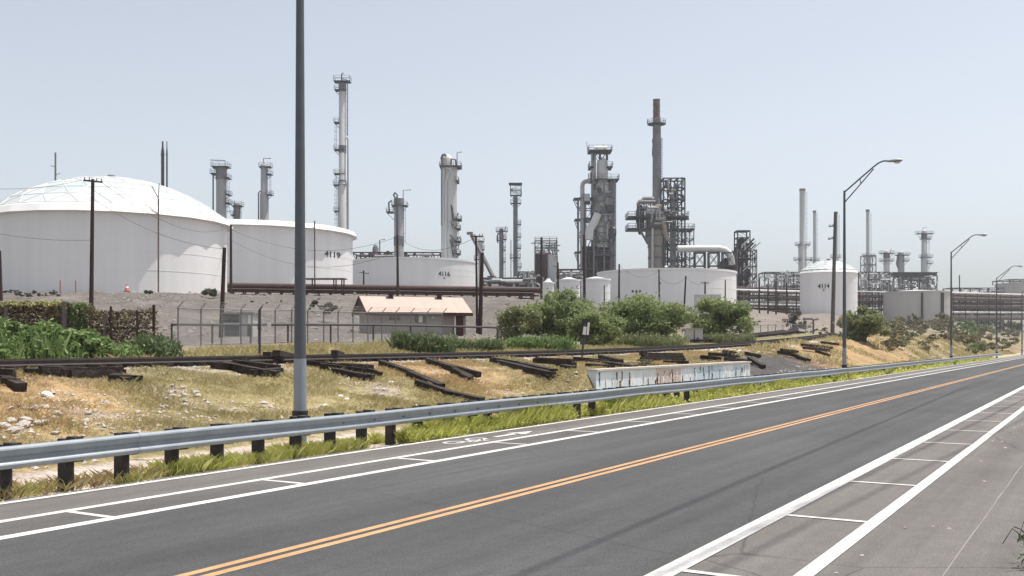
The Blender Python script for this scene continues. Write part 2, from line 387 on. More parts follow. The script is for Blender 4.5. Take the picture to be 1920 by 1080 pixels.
# ------------------------------------------------------------------ ground sheet
def zone_col(X, Y, u):
    px, D = pxD(X, Y)
    n1 = mnoise.noise((X * .16, Y * .16, 1.7)); n2 = mnoise.noise((X * .5, Y * .5, 9.2))
    tan_ = Vector((.30, .205, .112)); olive = Vector((.23, .19, .10)); grey = Vector((.24, .205, .18)); pale = Vector((.36, .30, .255))
    hill = Vector((.118, .104, .096)); slag = Vector((.075, .070, .070)); orange = Vector((.36, .20, .075)); green = Vector((.17, .165, .06))
    if 12.4 < u < 13.9 and Y > 17: return Vector((.24, .22, .09))
    if u < 15.3: return Vector((.36, .30, .26)).lerp(Vector((.44, .37, .32)), .5 + .5 * n1)
    if u < 30 or D < 1:
        c = tan_.lerp(olive, sstep(-.1, .35, n1 + .15)).lerp(grey, sstep(.15, .45, n2) * .6)
        rv = sstep(22.5, 23.5, u) * (1 - sstep(28, 28.6, u))
        c = c.lerp(Vector((.30, .26, .22)), rv * .8)
        if Y > 48:       # slag heap and rusty soil towards the bend
            c = c.lerp(slag, sstep(51, 54, Y) * (1 - sstep(76, 84, Y)) * sstep(15.4, 15.9, u) * (1 - sstep(21.0, 22.4, u + n2)))
            k = sstep(60, 75, Y) * sstep(-.1, .25, n2 + .12)
            k = sstep(70, 78, Y) * (1 - sstep(112, 125, Y)) * sstep(-.05, .3, n2 + n1 * .5); c = c.lerp(orange, .7 * k * (1 - sstep(22, 24, u))); c = c.lerp(Vector((.22, .185, .11)), .6 * sstep(95, 125, Y))
        c = c.lerp(pale, sstep(50, 58, Y) * (1 - sstep(105, 120, Y)) * sstep(22.0, 22.8, u) * (1 - sstep(24, 24.4, u)) * .9)
        c = c.lerp(green, sstep(27.8, 29, u) * .7)
        return c
    k = sstep(30, 34, u)
    f = green.lerp(tan_, sstep(-.2, .4, n1)).lerp(Vector((.2, .175, .13)), sstep(32, 38, u) * .8)
    c = f.lerp(hill.lerp(Vector((.19, .167, .15)), sstep(-.1, .5, n1) * .6), sstep(36, 50, u))
    if px > 1350: c = c.lerp(Vector((.205, .175, .152)), .7 * sstep(1350, 1420, px))
    if px > 1600: c = c.lerp(Vector((.20, .17, .105)), .55 * sstep(1620, 1750, px) * sstep(-.3, .3, n2))
    return c
us = list(np.arange(12.3, 30.01, .22)) + [30.5, 31.2, 32, 33, 34.2, 35.5, 37]
phis = list(np.arange(.35, 5.0, .22)) + list(np.arange(5.0, 64, .42)) + list(np.arange(64, 176, 3.0))
TV, TF, TC = [], [], []
nrow = None
for ph in phis:
    p = R_(ph); col = []
    for u in us: col.append(u / math.sin(p))
    r = col[-1]; tgt = max(4500, r * 1.3); kk = 78; ratio = (tgt / r) ** (1 / kk)
    for i in range(kk): r *= ratio; col.append(r)
    nrow = len(col)
    for r in col:
        X, Y = -r * math.sin(p), r * math.cos(p)
        TV.append((X, Y, zt(X, Y))); TC.append((*zone_col(X, Y, -X), 1))
for i in range(len(phis) - 1):
    for j in range(nrow - 1):
        a = i * nrow + j; TF.append((a, a + 1, a + nrow + 1, a + nrow))
me = bpy.data.meshes.new('ground'); me.from_pydata(TV, [], TF); me.materials.append(M['soil'])
ca = me.attributes.new('gcol', 'FLOAT_COLOR', 'POINT'); ca.data.foreach_set('color', np.array(TC, dtype=np.float32).ravel())
me.shade_smooth(); go = bpy.data.objects.new('ground', me); C.objects.link(go); tag(go, kind='structure')
me = bpy.data.meshes.new('roadside_ground'); me.from_pydata([(-12.3, -4500, -.03), (4500, -4500, -.03), (4500, 4500, -.03), (-12.3, 4500, -.03)], [], [(0, 1, 2, 3)])
me.materials.append(M['soil']); ca = me.attributes.new('gcol', 'FLOAT_COLOR', 'POINT'); ca.data.foreach_set('color', np.array([(.26, .22, .18, 1)] * 4, dtype=np.float32).ravel())
o = bpy.data.objects.new('roadside_ground', me); C.objects.link(o); tag(o, kind='structure')

# ------------------------------------------------------------------ road and paint
def strip(name, x0, x1, y0, y1, z, m, ny=1, wob=0):
    V = []; Fq = []
    for i in range(ny + 1):
        y = y0 + (y1 - y0) * i / ny; q = wob * mnoise.noise((x0, y * .9, 0)); V += [(x0 + q, y, z), (x1 + q * .4, y, z)]
        if i: a = 2 * i - 2; Fq.append((a, a + 1, a + 3, a + 2))
    me = bpy.data.meshes.new(name); me.from_pydata(V, [], Fq); me.materials.append(M[m])
    o = bpy.data.objects.new(name, me); C.objects.link(o); tag(o, kind='structure'); return o
strip('road', -12.62, 1.6, -60, 1200, 0.0, 'asphalt_old', 900, .10)
strip('traffic_lane', -10.2, -3.45, -60, 1200, .004, 'asphalt', 1)
strip('buffer_strip', -11.15, -10.2, -60, 1200, .004, 'asphalt_mid', 1)
def line(x, wd, m='line_white', y0=-60, y1=900, z=.008): return strip('lane_line', x - wd / 2, x + wd / 2, y0, y1, z, m, 1)
line(-12.38, .14); line(-11.147, .15); line(-10.207, .18); line(-2.364, .16)
line(-3.43, .13, 'line_worn'); line(-3.545, .10, 'line_white')
line(-7.16, .11, 'line_yellow'); line(-6.96, .11, 'line_yellow')
for i in range(-3, 40):
    y = 12.22 + 3.46 * i; strip('cross_line', -3.36, -2.44, y - .05, y + .05, .008, 'line_white')
for i in range(-3, 40):
    y = 7.93 + 3.34 * i; strip('cross_line', -11.07, -10.30, y - .05, y + .05, .008, 'line_white')
strip('pavement_seam', -1.30, -1.285, -10, 200, .004, 'asphalt_seam', 200, .03)
# bicycle and arrow painted in the bike lane
mb = MB()
def fl(pts, z=.008): mb.add([(x, y, z) for x, y in pts], [tuple(range(len(pts)))])
def seg(a, b, wd):
    a, b = Vector(a), Vector(b); d = (b - a).normalized(); n_ = Vector((-d.y, d.x)) * wd / 2; fl([a - n_, b - n_, b + n_, a + n_])
bx, by = -11.76, 17.95
for wy in (-.42, .42):
    for k in range(20):
        a0, a1 = 2 * math.pi * k / 20, 2 * math.pi * (k + 1) / 20
        fl([(bx - .05 + r * math.cos(a) * .75, by + wy + r * math.sin(a)) for r, a in ((.2, a0), (.3, a0), (.3, a1), (.2, a1))])
for a, b_ in (((bx, by - .42), (bx + .22, by - .12)), ((bx + .22, by - .12), (bx + .2, by + .34)), ((bx, by - .02), (bx + .2, by + .34)), ((bx, by - .02), (bx + .22, by - .12)), ((bx, by + .42), (bx + .28, by + .3)), ((bx + .26, by - .2), (bx + .26, by - .02)), ((bx + .28, by + .2), (bx + .3, by + .38))):
    seg(a, b_, .07)
o = mb.build('bicycle_symbol', 'line_white', smooth=False); tag(o, kind='structure')
mb = MB(); seg((-11.72, 19.0), (-11.72, 20.0), .14); fl([(-11.98, 19.9), (-11.46, 19.9), (-11.72, 20.7)])
o = mb.build('lane_arrow', 'line_white', smooth=False); tag(o, kind='structure')

# ------------------------------------------------------------------ guardrail
gr = empty('guardrail', (-12.95, 30, 0), 'long galvanized W beam guardrail along the left road edge', 'guardrail')
sec = [(0, .155), (.03, .152), (.074, .128), (.083, .108), (.021, .0), (.018, -.028), (.072, -.072), (.083, -.09), (.05, -.142), (0, -.155)]
full = sec + [(x - .006, z) for x, z in reversed(sec)]
def rz_(Y): return .565 - .05 * sstep(28, 60, Y)
y = -6.0; joint = 10.2
ys = np.arange(10.2 - 3.82 * 5, 150, 3.82)
for i, y0 in enumerate(ys):
    y1 = y0 + 3.82 + .22; V = []
    sub = 4; x0 = -12.66 + (.006 if i % 2 else 0)
    for k in range(sub + 1):
        yy = y0 + (y1 - y0) * k / sub; dz = .008 * math.sin(yy * .7) ; dx = .01 * math.sin(yy * .23)
        V += [(x0 + dx + x, yy, rz_(yy) + dz + z) for x, z in full]
    n_ = len(full); Fq = [(k * n_ + j, k * n_ + (j + 1) % n_, (k + 1) * n_ + (j + 1) % n_, (k + 1) * n_ + j) for k in range(sub) for j in range(n_)]
    MB().add(V, Fq).build('rail_beam', 'galv', gr, world=True, smooth=False)
for i in range(96):
    y = 4.46 + .955 * i; h = rz_(y) + .155 + rnd.uniform(-.01, .012)
    p = MB().box(-12.98, y, h / 2 - .15, .17, .15, h + .3).build('post', 'post_wood', gr, world=True)
    b_ = MB().box(-12.785, y + .005, rz_(y) + .005, .2, .14, .36 - rnd.uniform(0, .03)).build('spacer_block', 'post_wood', gr, world=True)
    b2 = MB().cyl((-12.66, y, rz_(y)), (-12.635, y, rz_(y)), .022, n=8).build('bolt', 'black_paint', gr, world=True) if i < 20 else None

# ------------------------------------------------------------------ street lights along the road
def street_light(j, label):
    X, Y = -13.3, 14.48 + 45.84 * j
    z0 = zt(X, Y, False)
    r = empty('street_light', (X, Y, z0), label, 'street light', 'street lights along the guardrail')
    Hm = 10.93 - z0
    MB().cyl((0, 0, 1.85), (0, 0, Hm), .112, .062, 16).build('pole', 'galv_dark', r)
    mb = MB().cyl((0, 0, -.1), (0, 0, 1.85), .128, .118, 16); mb.build('base_section', 'galv_light', r)
    MB().lathe([(.17, .03), (.17, .10), (.132, .12)], 16).box(0, 0, .015, .42, .42, .05).build('base_plate', 'galv_dark', r)
    MB().lathe([(.129, .68), (.15, .68), (.15, .86), (.127, .86)], 16, cap0=False, cap1=False).build('collar', 'black_paint', r)
    if j == 0: return r          # its top is above the picture
    top = [(0.03, 0, Hm - .06), (.88, 0, Hm + .64), (1.66, 0, Hm + 1.27), (1.9, 0, Hm + 1.44), (2.15, 0, Hm + 1.53), (2.5, 0, Hm + 1.52)]
    low = [(0.03, 0, Hm - .66), (.84, 0, Hm + .24), (1.63, 0, Hm + 1.13)]
    mb = MB().tube(top, .045, 8).tube(low, .035, 8); mb.cyl((.88, 0, Hm + .64), (.92, 0, Hm + .33), .026, n=6); mb.build('arm', 'galv_dark', r)
    mb = MB()
    prof = [(2.35, .05, .05), (2.48, .10, .07), (2.8, .17, .10), (3.02, .18, .11), (3.18, .10, .07)]
    V = [(x, a * math.cos(2 * math.pi * k / 12), Hm + 1.5 + h_ * math.sin(2 * math.pi * k / 12)) for x, a, h_ in prof for k in range(12)]
    Fq = [(i * 12 + k, i * 12 + (k + 1) % 12, (i + 1) * 12 + (k + 1) % 12, (i + 1) * 12 + k) for i in range(4) for k in range(12)] + [tuple(range(12)), tuple(range(48, 60))]
    mb.add(V, Fq); hd = mb.build('lamp_head', 'galv_light', r)
    MB().add([(x, y_, Hm + 1.5 - q) for x, y_, q in ((2.72, -.13, .1), (3.08, -.13, .1), (3.08, .13, .1), (2.72, .13, .1), (2.79, -.09, .17), (3.02, -.09, .17), (3.02, .09, .17), (2.79, .09, .17))],
             [(0, 1, 5, 4), (1, 2, 6, 5), (2, 3, 7, 6), (3, 0, 4, 7), (7, 6, 5, 4)]).build('lens', 'lamp_lens', hd)
    return r
for j, lb in enumerate(('tall grey street light pole nearest the camera behind the guardrail', 'street light with curved arm beside the bushy tree by the slag heap',
                        'street light in front of the grey tank at the right', 'street light before the rusty topped tank, third along the road from the bushy tree', 'farthest street light at the right picture edge')):
    street_light(j, lb)

# ------------------------------------------------------------------ storage tanks
def text_on(tank_fr, txt, px0, px1, py0, py1, Rr, name='number'):
    cu = bpy.data.curves.new('tmp', 'FONT'); cu.body = txt; cu.offset = .03; cu.resolution_u = 3
    ob = bpy.data.objects.new('tmp', cu); C.objects.link(ob); bpy.context.view_layer.update()
    me = bpy.data.meshes.new_from_object(ob.evaluated_get(bpy.context.evaluated_depsgraph_get()))
    bpy.data.objects.remove(ob); co = [v.co.copy() for v in me.vertices]
    ax, bx_ = min(c.x for c in co), max(c.x for c in co); ay, by_ = min(c.y for c in co), max(c.y for c in co)
    fr = tank_fr; s = fr.s * (fr.D - Rr * .9) / fr.D
    for v, c in zip(me.vertices, co):
        px = px0 + (c.x - ax) / (bx_ - ax) * (px1 - px0); py = py1 - (c.y - ay) / (by_ - ay) * (py1 - py0)
        x = (px - 960) * s - (fr.cx - 960) * fr.s; x = max(-Rr * .98, min(Rr * .98, x)); z = HC + (YH - py) * s - fr.z0
        rr = Rr + .05; th = math.asin(x / rr)
        v.co = (rr * math.sin(th), -rr * math.cos(th), z)
    me.materials.clear(); me.materials.append(M['black_paint']); me.name = name
    o = bpy.data.objects.new(name, me); C.objects.link(o); o.parent = fr.root; return o
def tank(label, cx, half, ye, yb, D, roof='cone', rise=1.0, over=0, m='white_paint', text=None, rim=.35, group='storage tanks', tri=None, scal=0, rm='white_roof'):
    z0 = yz(yb, D) ; fr = Fr('storage_tank', label, 'storage tank', cx, D, group, z0=z0)
    Rr = D * math.sin(math.atan(half / F)); H = fr.Z(ye)
    n = 96
    mb = MB().lathe([(Rr, -1.5), (Rr, H)], n, cap0=False, cap1=(roof == 'open')); fr.part('shell', mb, m)
    k = 4; mb = MB()
    for i in range(1, k): mb.lathe([(Rr + .005, H * i / k - .03), (Rr + .02, H * i / k - .03), (Rr + .02, H * i / k + .03), (Rr + .005, H * i / k + .03)], n, cap0=False, cap1=False)
    fr.part('weld_band', mb, m)
    if over:
        V = []; nn = 22 * 10
        for ring in range(4):
            for q in range(nn):
                th = 2 * math.pi * (q + 3) / nn
                sc_ = abs(math.sin(11 * th)); ro = Rr + over - scal * sc_
                r_, z_ = ((Rr - .02, H - .12), (ro - .02, H - .02), (ro - rim * .55, H + rim), (Rr - .4, H + rim + .25))[ring]
                V.append((r_ * math.cos(th), r_ * math.sin(th), z_))
        Fq = [(a * nn + q, a * nn + (q + 1) % nn, (a + 1) * nn + (q + 1) % nn, (a + 1) * nn + q) for a in range(3) for q in range(nn)]
        fr.part('eave', MB().add(V, Fq), m)
        for q in range(0):
            th = 2 * math.pi * q / 44; c, s_ = math.cos(th), math.sin(th)
            mb.box((Rr + over * .45) * c, (Rr + over * .45) * s_, H - .18, over * .75, .12, .25, th)
        zb = H + rim + .2; Rb = Rr - .1
    else:
        mb = MB().lathe([(Rr + .003, H - rim), (Rr + .16, H - rim), (Rr + .16, H + .05), (Rr - .15, H + .05)], n, cap0=False, cap1=False); fr.part('top_ring', mb, m); zb = H + .02; Rb = Rr - .1
    if roof == 'dome':       # faceted geodesic panels
        rings = 7; V = [(0, 0, zb + rise)]; Fq = []; rho = (Rb * Rb + rise * rise) / (2 * rise); a0 = math.asin(Rb / rho); cnt = [1]; base = [0]
        for i in range(1, rings + 1):
            a = a0 * i / rings; nn = 5 * i if i < 5 else (24 if i < 7 else 24); base.append(len(V)); cnt.append(nn)
            for q in range(nn):
                th = 2 * math.pi * (q + (.5 if i % 2 else 0)) / nn; rr = rho * math.sin(a)
                V.append((rr * math.cos(th), rr * math.sin(th), zb + rise - rho * (1 - math.cos(a))))
        def ang(i, q): return math.atan2(V[i][1], V[i][0])
        for i in range(rings):
            if i == 0:
                for q in range(cnt[1]): Fq.append((0, base[1] + q, base[1] + (q + 1) % cnt[1]))
                continue
            p, q = 0, 0; n0, n1 = cnt[i], cnt[i + 1]; o0 = .5 if i % 2 else 0; o1 = .5 if (i + 1) % 2 else 0
            while p < n0 or q < n1:
                ta = (p + 1 + o0) / n0; tb = (q + 1 + o1) / n1
                if q < n1 and (p >= n0 or tb <= ta): Fq.append((base[i] + p % n0, base[i + 1] + q % n1, base[i + 1] + (q + 1) % n1)); q += 1
                else: Fq.append((base[i] + p % n0, base[i + 1] + q % n1, base[i] + (p + 1) % n0)); p += 1
        o = MB().add(V, Fq).build('dome_roof', rm, fr.root, smooth=False)
        a = o.data.attributes.new('tint', 'FLOAT', 'FACE'); a.data.foreach_set('value', np.array([rnd.random() for _ in o.data.polygons], dtype=np.float32))
        mb = MB()
        for f in o.data.edges:
            p, q = V[f.vertices[0]], V[f.vertices[1]]; mb.cyl((p[0], p[1], p[2] + .02), (q[0], q[1], q[2] + .02), .05, n=4, caps=False)
        mb.build('roof_battens', rm, o)
        fr.part('roof_vent', MB().lathe([(.3, zb + rise - .1), (.3, zb + rise + .3), (.6, zb + rise + .3), (.55, zb + rise + .5), (.1, zb + rise + .6)], 14), 'mid_steel')
    elif roof == 'cone':
        o = fr.part('cone_roof', MB().lathe([(Rb, zb), (Rb * .5, zb + rise * .56), (.3, zb + rise)], 48, cap0=False), rm)
        if Rr > 6: fr.part('roof_vent', MB().lathe([(.25, zb + rise - .1), (.25, zb + rise + .5), (.5, zb + rise + .5), (.1, zb + rise + .8)], 10), 'light_steel')
    if text: text_on(fr, text[0], *text[1:5], Rr)
    if tri:
        x0, y0, q = tri; o = text_on(fr, 'A', x0 - q, x0 + q, y0 - q, y0 + q, Rr, 'triangle_mark')
    fr.R, fr.H = Rr, H
    return fr
tA = tank('huge white tank with faceted dome roof, nearest at left', 209, 210, 422, 550, 150, 'dome', 5.7, .95, rim=1.0, scal=.2)
t19 = tank('white tank marked 4119 with overhanging rim', 474, 186, 443, 532, 220, 'cone', 1.0, 1.1, rim=.9, text=('4119', 596, 619, 463.5, 475), scal=.2)
t16 = tank('low white tank marked 4116 behind the brown pipe rack', 776, 118, 492, 532, 290, 'cone', .8, 0, text=('4116', 822, 843, 508, 517.5), rim=.5, tri=(832.5, 521, 2.2))
tW = tank('wide white tank behind the mesquite trees', 1249, 129, 512, 579, 230, 'cone', .9, 0, rim=.4)
t14 = tank('small white tank marked 4114 with a shallow domed roof', 1553.5, 51.5, 513, 586, 275, 'dome', 2.7, .25, rim=.6, text=('4114', 1535, 1554, 532, 540.5), tri=(1544.5, 543.5, 2.0))
tG = tank('plain grey tank with dark streaks at the right', 1719, 60, 548, 604, 300, 'cone', .7, 0, m='grey_paint', rm='pale_paint')
tR = tank('far grey tank with a rusty top deck at the right edge', 1935, 63, 532, 592, 520, 'cone', .4, 0, m='grey_paint', rm='rust')
tank('small white tank with black lettering, left of the taller one beside it', 1066, 21.5, 525, 557, 195, 'cone', .5, 0, text=('C', 1081, 1086, 535, 541), rim=.25)
tank('small white tank just left of the wide white tank', 1117, 27, 524, 574, 188, 'cone', .5, 0, rim=.25)
tank('smallest white tank with a sloping roof, beside the brown reactor', 1028, 10.5, 530, 552, 200, 'cone', .8, 0, rim=.2)
def on_shell(fr, px, dR):      # local x of the point of the shell seen at column px
    x = 0.0
    for _ in range(30):
        x = max(-fr.R, min(fr.R, x)); d = fr.D - math.sqrt(max(0, fr.R ** 2 - x * x)) - dR; x = (px - 960) * d / F - (fr.cx - 960) * fr.s
    return max(-fr.R, min(fr.R, x))
def ladder_pipe(fr, px, y0, y1, m='rust', r=.12, dR=.35, n=2):
    x = on_shell(fr, px, dR); yy = -math.sqrt(max(0, fr.R ** 2 - x * x)) - dR
    k = (fr.D + yy) / fr.D
    mb = MB().cyl((x, yy, fr.Z(y0) ), (x, yy, max(-.5, fr.Z(y1))), r, n=6)
    fr.part('standpipe', mb, m); return x, yy
x_, y_ = ladder_pipe(tA, 297, 396, 556, 'rust', .10, 1.3)
mb = MB(); zq = tA.Z(390)
mb.cyl((x_, y_, zq - .4), (x_ - .9, y_, zq + 1.2), .06, n=5).cyl((x_, y_, zq - .4), (x_ + .1, y_, zq + 1.6), .06, n=5); tA.part('spout', mb, 'rust')
ladder_pipe(t19, 590, 430, 536, 'rust', .14, 1.5)
for px, wd in ((1729, .45), (1767, .8)):
    x = on_shell(tG, px, .25); yy = -math.sqrt(max(0, tG.R ** 2 - x * x)) - .25
    MB().box(x, yy, 4.2, wd, .4, 8.2).build('ladder_channel', 'dark_steel', tG.root)
MB().frame(-16, 16, -9, 9, [16.2, 18.2], 6, .2, True).build('roof_deck', 'rust', tR.root)

# ------------------------------------------------------------------ refinery towers
def tower(name, label, cx, wd, yt, D, plats=(), pipes=(), ladders=(), m='steel', head='dome', wb=None, davit=None, bands=(), yb=None, cat='tower', wbot_y=None):
    fr = Fr(name, label, cat, cx, D, None)
    if yb: pass
    R1 = wd / 2 * fr.s; R0 = (wb / 2 * fr.s) if wb else R1; H = fr.Z(yt)
    prof = [(R0, -1)]
    if wb: prof += [(R0, fr.Z(wbot_y)), (R1, fr.Z(wbot_y) + 1.2 * (R0 - R1) + .3)]
    if head == 'dome': prof += [(R1, H - R1 * .7), (R1 * .85, H - R1 * .32), (R1 * .5, H - R1 * .08), (.05, H)]
    else: prof += [(R1, H)]
    fr.part('shell', MB().lathe(prof, 20, cap0=False, cap1=(head != 'dome')), m)
    for (yy, hh, mm) in bands:
        z = fr.Z(yy); fr.part('band', MB().lathe([(R1 + .02, z - hh / 2), (R1 + .12, z - hh / 2), (R1 + .12, z + hh / 2), (R1 + .02, z + hh / 2)], 20), mm)
    for (yy, xl, xr) in plats:
        z = fr.Z(yy); x0, x1 = fr.X(xl), fr.X(xr); dp = max(R1 * 1.35, .9)
        pl = fr.part('platform', MB().box2(x0, x1, -dp, dp, z - .22, z), 'dark_steel')
        fr.part('handrail', MB().rail(x0, x1, -dp, dp, z, 1.15, .05), 'mid_steel', pl)
        for xx in (x0, x1):
            if abs(xx) > R1 + .3: fr.part('bracket', MB().cyl((math.copysign(R1 * .9, xx), -.2, z - (abs(xx) - R1) - .3), (xx * .97, -.2, z - .25), .08, n=4), 'dark_steel', pl)
    for pts, rp, mm in pipes:
        P = [(fr.X(x), -R1 - rp * fr.s - .15 if abs(fr.X(x)) < R1 * .9 else -.2, fr.Z(y)) for x, y in pts]
        fr.part('pipe', MB().tube(P, rp * fr.s, 8), mm)
    for (x, y0, y1) in ladders:
        X = fr.X(x); z0, z1 = max(0, fr.Z(y1)), fr.Z(y0); mb = MB()
        mb.cyl((X - .25, -.3, z0), (X - .25, -.3, z1), .05, n=4).cyl((X + .25, -.3, z0), (X + .25, -.3, z1), .05, n=4)
        k = int((z1 - z0) / 1.2)
        for i in range(k):
            z = z0 + 1.2 * i + .5; mb.cyl((X - .25, -.3, z), (X + .25, -.3, z), .04, n=4, caps=False)
            if i % 2 == 0: mb.tube([(X - .4, -.3, z), (X - .4, -.9, z), (X + .4, -.9, z), (X + .4, -.3, z)], .035, 4)
        fr.part('ladder', mb, 'mid_steel')
    if davit:
        P = [(fr.X(x), 0, fr.Z(y)) for x, y in davit]; fr.part('davit', MB().tube(P, .13, 6), 'dark_steel')
    return fr
tower('distillation_column', 'grey column with flat gantry top behind the dome roof tank', 415, 19, 312, 300,
      plats=[(313, 399, 430), (334, 425, 431), (365, 425, 432), (381, 424, 432), (326, 397, 406)], pipes=[([(406, 328), (400, 330), (400, 420)], 1.4, 'dark_steel')],
      ladders=[(429, 334, 400)], m='steel', head='flat', davit=[(422, 312), (422, 301), (394, 300)], bands=[(326, 3.5, 'mid_steel')])
tower('distillation_column', 'short grey column with crowded top just right of the dome roof tank', 444.5, 13, 380, 310, plats=[(386, 436, 455), (403, 434, 440)], ladders=[(452, 386, 430)], m='mid_steel', davit=[(440, 386), (439, 376)])
tower('distillation_column', 'grey column with platforms on its right side above tank 4119', 495.5, 13, 307, 310,
      plats=[(313, 487, 509), (327, 501, 510), (365, 501, 511)], pipes=[([(489, 358), (485, 362), (485, 425)], 1.3, 'mid_steel'), ([(502, 370), (502, 425)], 1.6, 'brown_pipe')], ladders=[(507, 328, 365)],
      wb=16, wbot_y=365, m='steel', davit=[(494, 313), (494, 297), (508, 297)])
fr = tower('distillation_column', 'tallest grey column, just right of the near light pole', 642, 13, 158, 300,
      plats=[(169, 628, 648), (230, 627, 636), (281, 627, 647), (326, 627, 647), (347, 626, 650), (396, 627, 637)],
      pipes=[([(643, 150), (651, 150), (652, 165), (652, 255)], .9, 'mid_steel'), ([(650, 258), (652.5, 262), (653, 430)], 1.7, 'steel'), ([(642, 158), (642, 142), (645, 139)], 1.1, 'dark_steel'), ([(636, 392), (642, 386), (648, 392), (649, 420), (642, 426), (636, 420)], .8, 'dark_steel')],
      ladders=[(630, 231, 281), (630, 330, 430), (651, 160, 255)], m='light_steel', wb=18, wbot_y=345, bands=[(280, 2.2, 'mid_steel'), (346, 2.6, 'mid_steel'), (164, 2.6, 'mid_steel')])
fr.part('top_platform', MB().box2(-2.4, 2.4, -1.6, 1.6, fr.Z(153) - .2, fr.Z(153)).rail(-2.4, 2.4, -1.6, 1.6, fr.Z(153), 1.5), 'dark_steel')
fr = tower('distillation_column', 'grey column with curled pipe on top behind tank 4116', 748, 18, 370, 320,
      plats=[(386, 735, 764), (398, 725, 738)], pipes=[([(742, 372), (738, 366), (742, 363), (746, 367), (746, 470)], 1.6, 'dark_steel'), ([(735, 376), (729, 380), (730, 398)], 1.5, 'dark_steel')],
      ladders=[(759, 390, 455)], m='steel', davit=[(756, 386), (756, 357), (771, 356)], bands=[(379, 2.2, 'mid_steel'), (452, 3, 'mid_steel')])
fr = tower('distillation_column', 'thick pale column with piping down its left side', 842, 30, 311, 310, head='flat',
      plats=[(313.5, 825, 865), (412, 852, 865), (429, 852, 863), (453, 852, 864), (476, 852, 863), (341, 855, 860)],
      pipes=[([(838, 318), (846, 320), (850, 330)], 1.8, 'light_steel'), ([(830, 300), (829, 320), (829, 425)], 1.2, 'mid_steel'), ([(834, 318), (833.5, 330), (833, 420)], 1.6, 'light_steel'), ([(827, 298), (831, 293), (838, 296)], 1.5, 'dark_steel'), ([(841, 330), (837, 345), (837, 486)], 2.2, 'light_steel')],
      ladders=[(858, 400, 486)], m='light_steel', davit=[(857, 313), (857, 286), (866, 285)])
mb = MB()
for i in range(26):
    x, z = fr.X(rnd.uniform(848, 860)), fr.Z(rnd.uniform(395, 485)); mb.cyl((x, -2.6, z), (x + rnd.uniform(-1, 1), -2.6, z + rnd.uniform(.5, 2.5)), rnd.uniform(.08, .25), n=5)
mb.tube([(fr.X(829), -2, fr.Z(312)), (fr.X(829), -2, fr.Z(296)), (fr.X(834), -2, fr.Z(291)), (fr.X(838), -2, fr.Z(295))], .3, 8).tube([(fr.X(846), -2, fr.Z(312)), (fr.X(847), -2, fr.Z(300)), (fr.X(855), -2, fr.Z(302)), (fr.X(856), -2, fr.Z(312))], .28, 8)
fr.part('valves', mb, 'dark_steel')
fr.part('top_dome', MB().lathe([(1.75, fr.Z(311)), (1.75, fr.Z(299)), (1.5, fr.Z(294)), (.8, fr.Z(290.5)), (.1, fr.Z(289.5))], 16, fr.X(838)), 'pale_paint')
tower('distillation_column', 'slim short column with a wide head left of the slim tall one', 940, 8, 428, 340, plats=[(433, 930, 952), (450, 931, 937), (448, 944, 950), (468, 943, 948), (490, 943, 948)], ladders=[(946.5, 434, 520)], m='mid_steel', davit=[(946, 433), (949, 424)], pipes=[([(936, 436), (933, 440), (933, 455)], 1.2, 'dark_steel')])
fr = tower('distillation_column', 'slim tall column topped by an open square frame', 966.5, 8.5, 366, 340, plats=[(366, 957, 978), (381, 957, 977), (420, 970, 977), (444, 970, 977), (465, 970, 977), (483, 956, 976), (500, 970, 978)], ladders=[(974, 410, 520)], m='mid_steel', head='flat', pipes=[([(958, 450), (958, 520)], .8, 'mid_steel')])
fr.part('top_frame', MB().frame(fr.X(957), fr.X(977), -1.7, 1.7, [fr.Z(366), fr.Z(356), fr.Z(346)], 1, .13, True).box(0, 0, fr.Z(345), fr.X(979) - fr.X(954), 3.8, .3), 'dark_steel')
tower('distillation_column', 'small grey tower behind the paired utility poles', 901, 8, 448, 340, plats=[(452, 893, 908), (468, 895, 908), (486, 889, 907)], ladders=[(906, 452, 510)], m='light_steel', pipes=[([(896, 460), (895, 480)], 1.6, 'steel')])
# vent stack pair, transmission mast
for cx, wd, yt, lb in ((305, 6, 265, 'thicker dark stack of the pair rising behind the dome roof'), (313, 3, 265, 'thinner dark stack of the pair rising behind the dome roof')):
    fr = Fr('smoke_stack', lb, 'smoke stack', cx, 380); r = wd / 2 * fr.s
    fr.part('flue', MB().lathe([(r, -1), (r, fr.Z(285)), (r * .55, fr.Z(275)), (r * .5, fr.Z(yt))], 12, cap0=False), 'brown_steel')
    fr.part('clamp_ring', MB().lathe([(r * 1.25, fr.Z(291)), (r * 1.25, fr.Z(289))], 12), 'dark_steel')
def stack(label, cx, wt, wd, yt, D, plats, m='light_steel', yflare=None, wf=None):
    return tower('smoke_stack', label, cx, wt, yt, D, plats=plats, ladders=[(cx + wd / 2 + 1.2, yt + 4, plats[0][0] if plats else yt + 60)], m=m, head='flat', wb=wf or wd, wbot_y=yflare or plats[0][0], bands=[(yt + 1, 1.0, 'mid_steel')], cat='smoke stack')
stack('thick pale stack rising from a platformed base beside tank 4114', 1504.5, 10.5, 12, 355, 480, [(459, 1492, 1518), (487, 1489, 1521)], yflare=459, wf=15)
stack('slim pale stack just right of the thick pale one', 1527.3, 5.5, 6, 396, 490, [(488, 1520, 1536)])
stack('pale stack behind the leaning grey utility pole', 1567.5, 6, 8, 398, 490, [(482, 1558, 1576)])
fr = stack('slim pale stack right of tank 4114 with a caged base', 1627, 6, 8, 394, 490, [(480, 1617, 1640)])
fr.part('base_frame', MB().frame(fr.X(1617), fr.X(1639), -2.5, 2.5, [0, fr.Z(512), fr.Z(497), fr.Z(480)], 2, .18, 2), 'mid_steel')
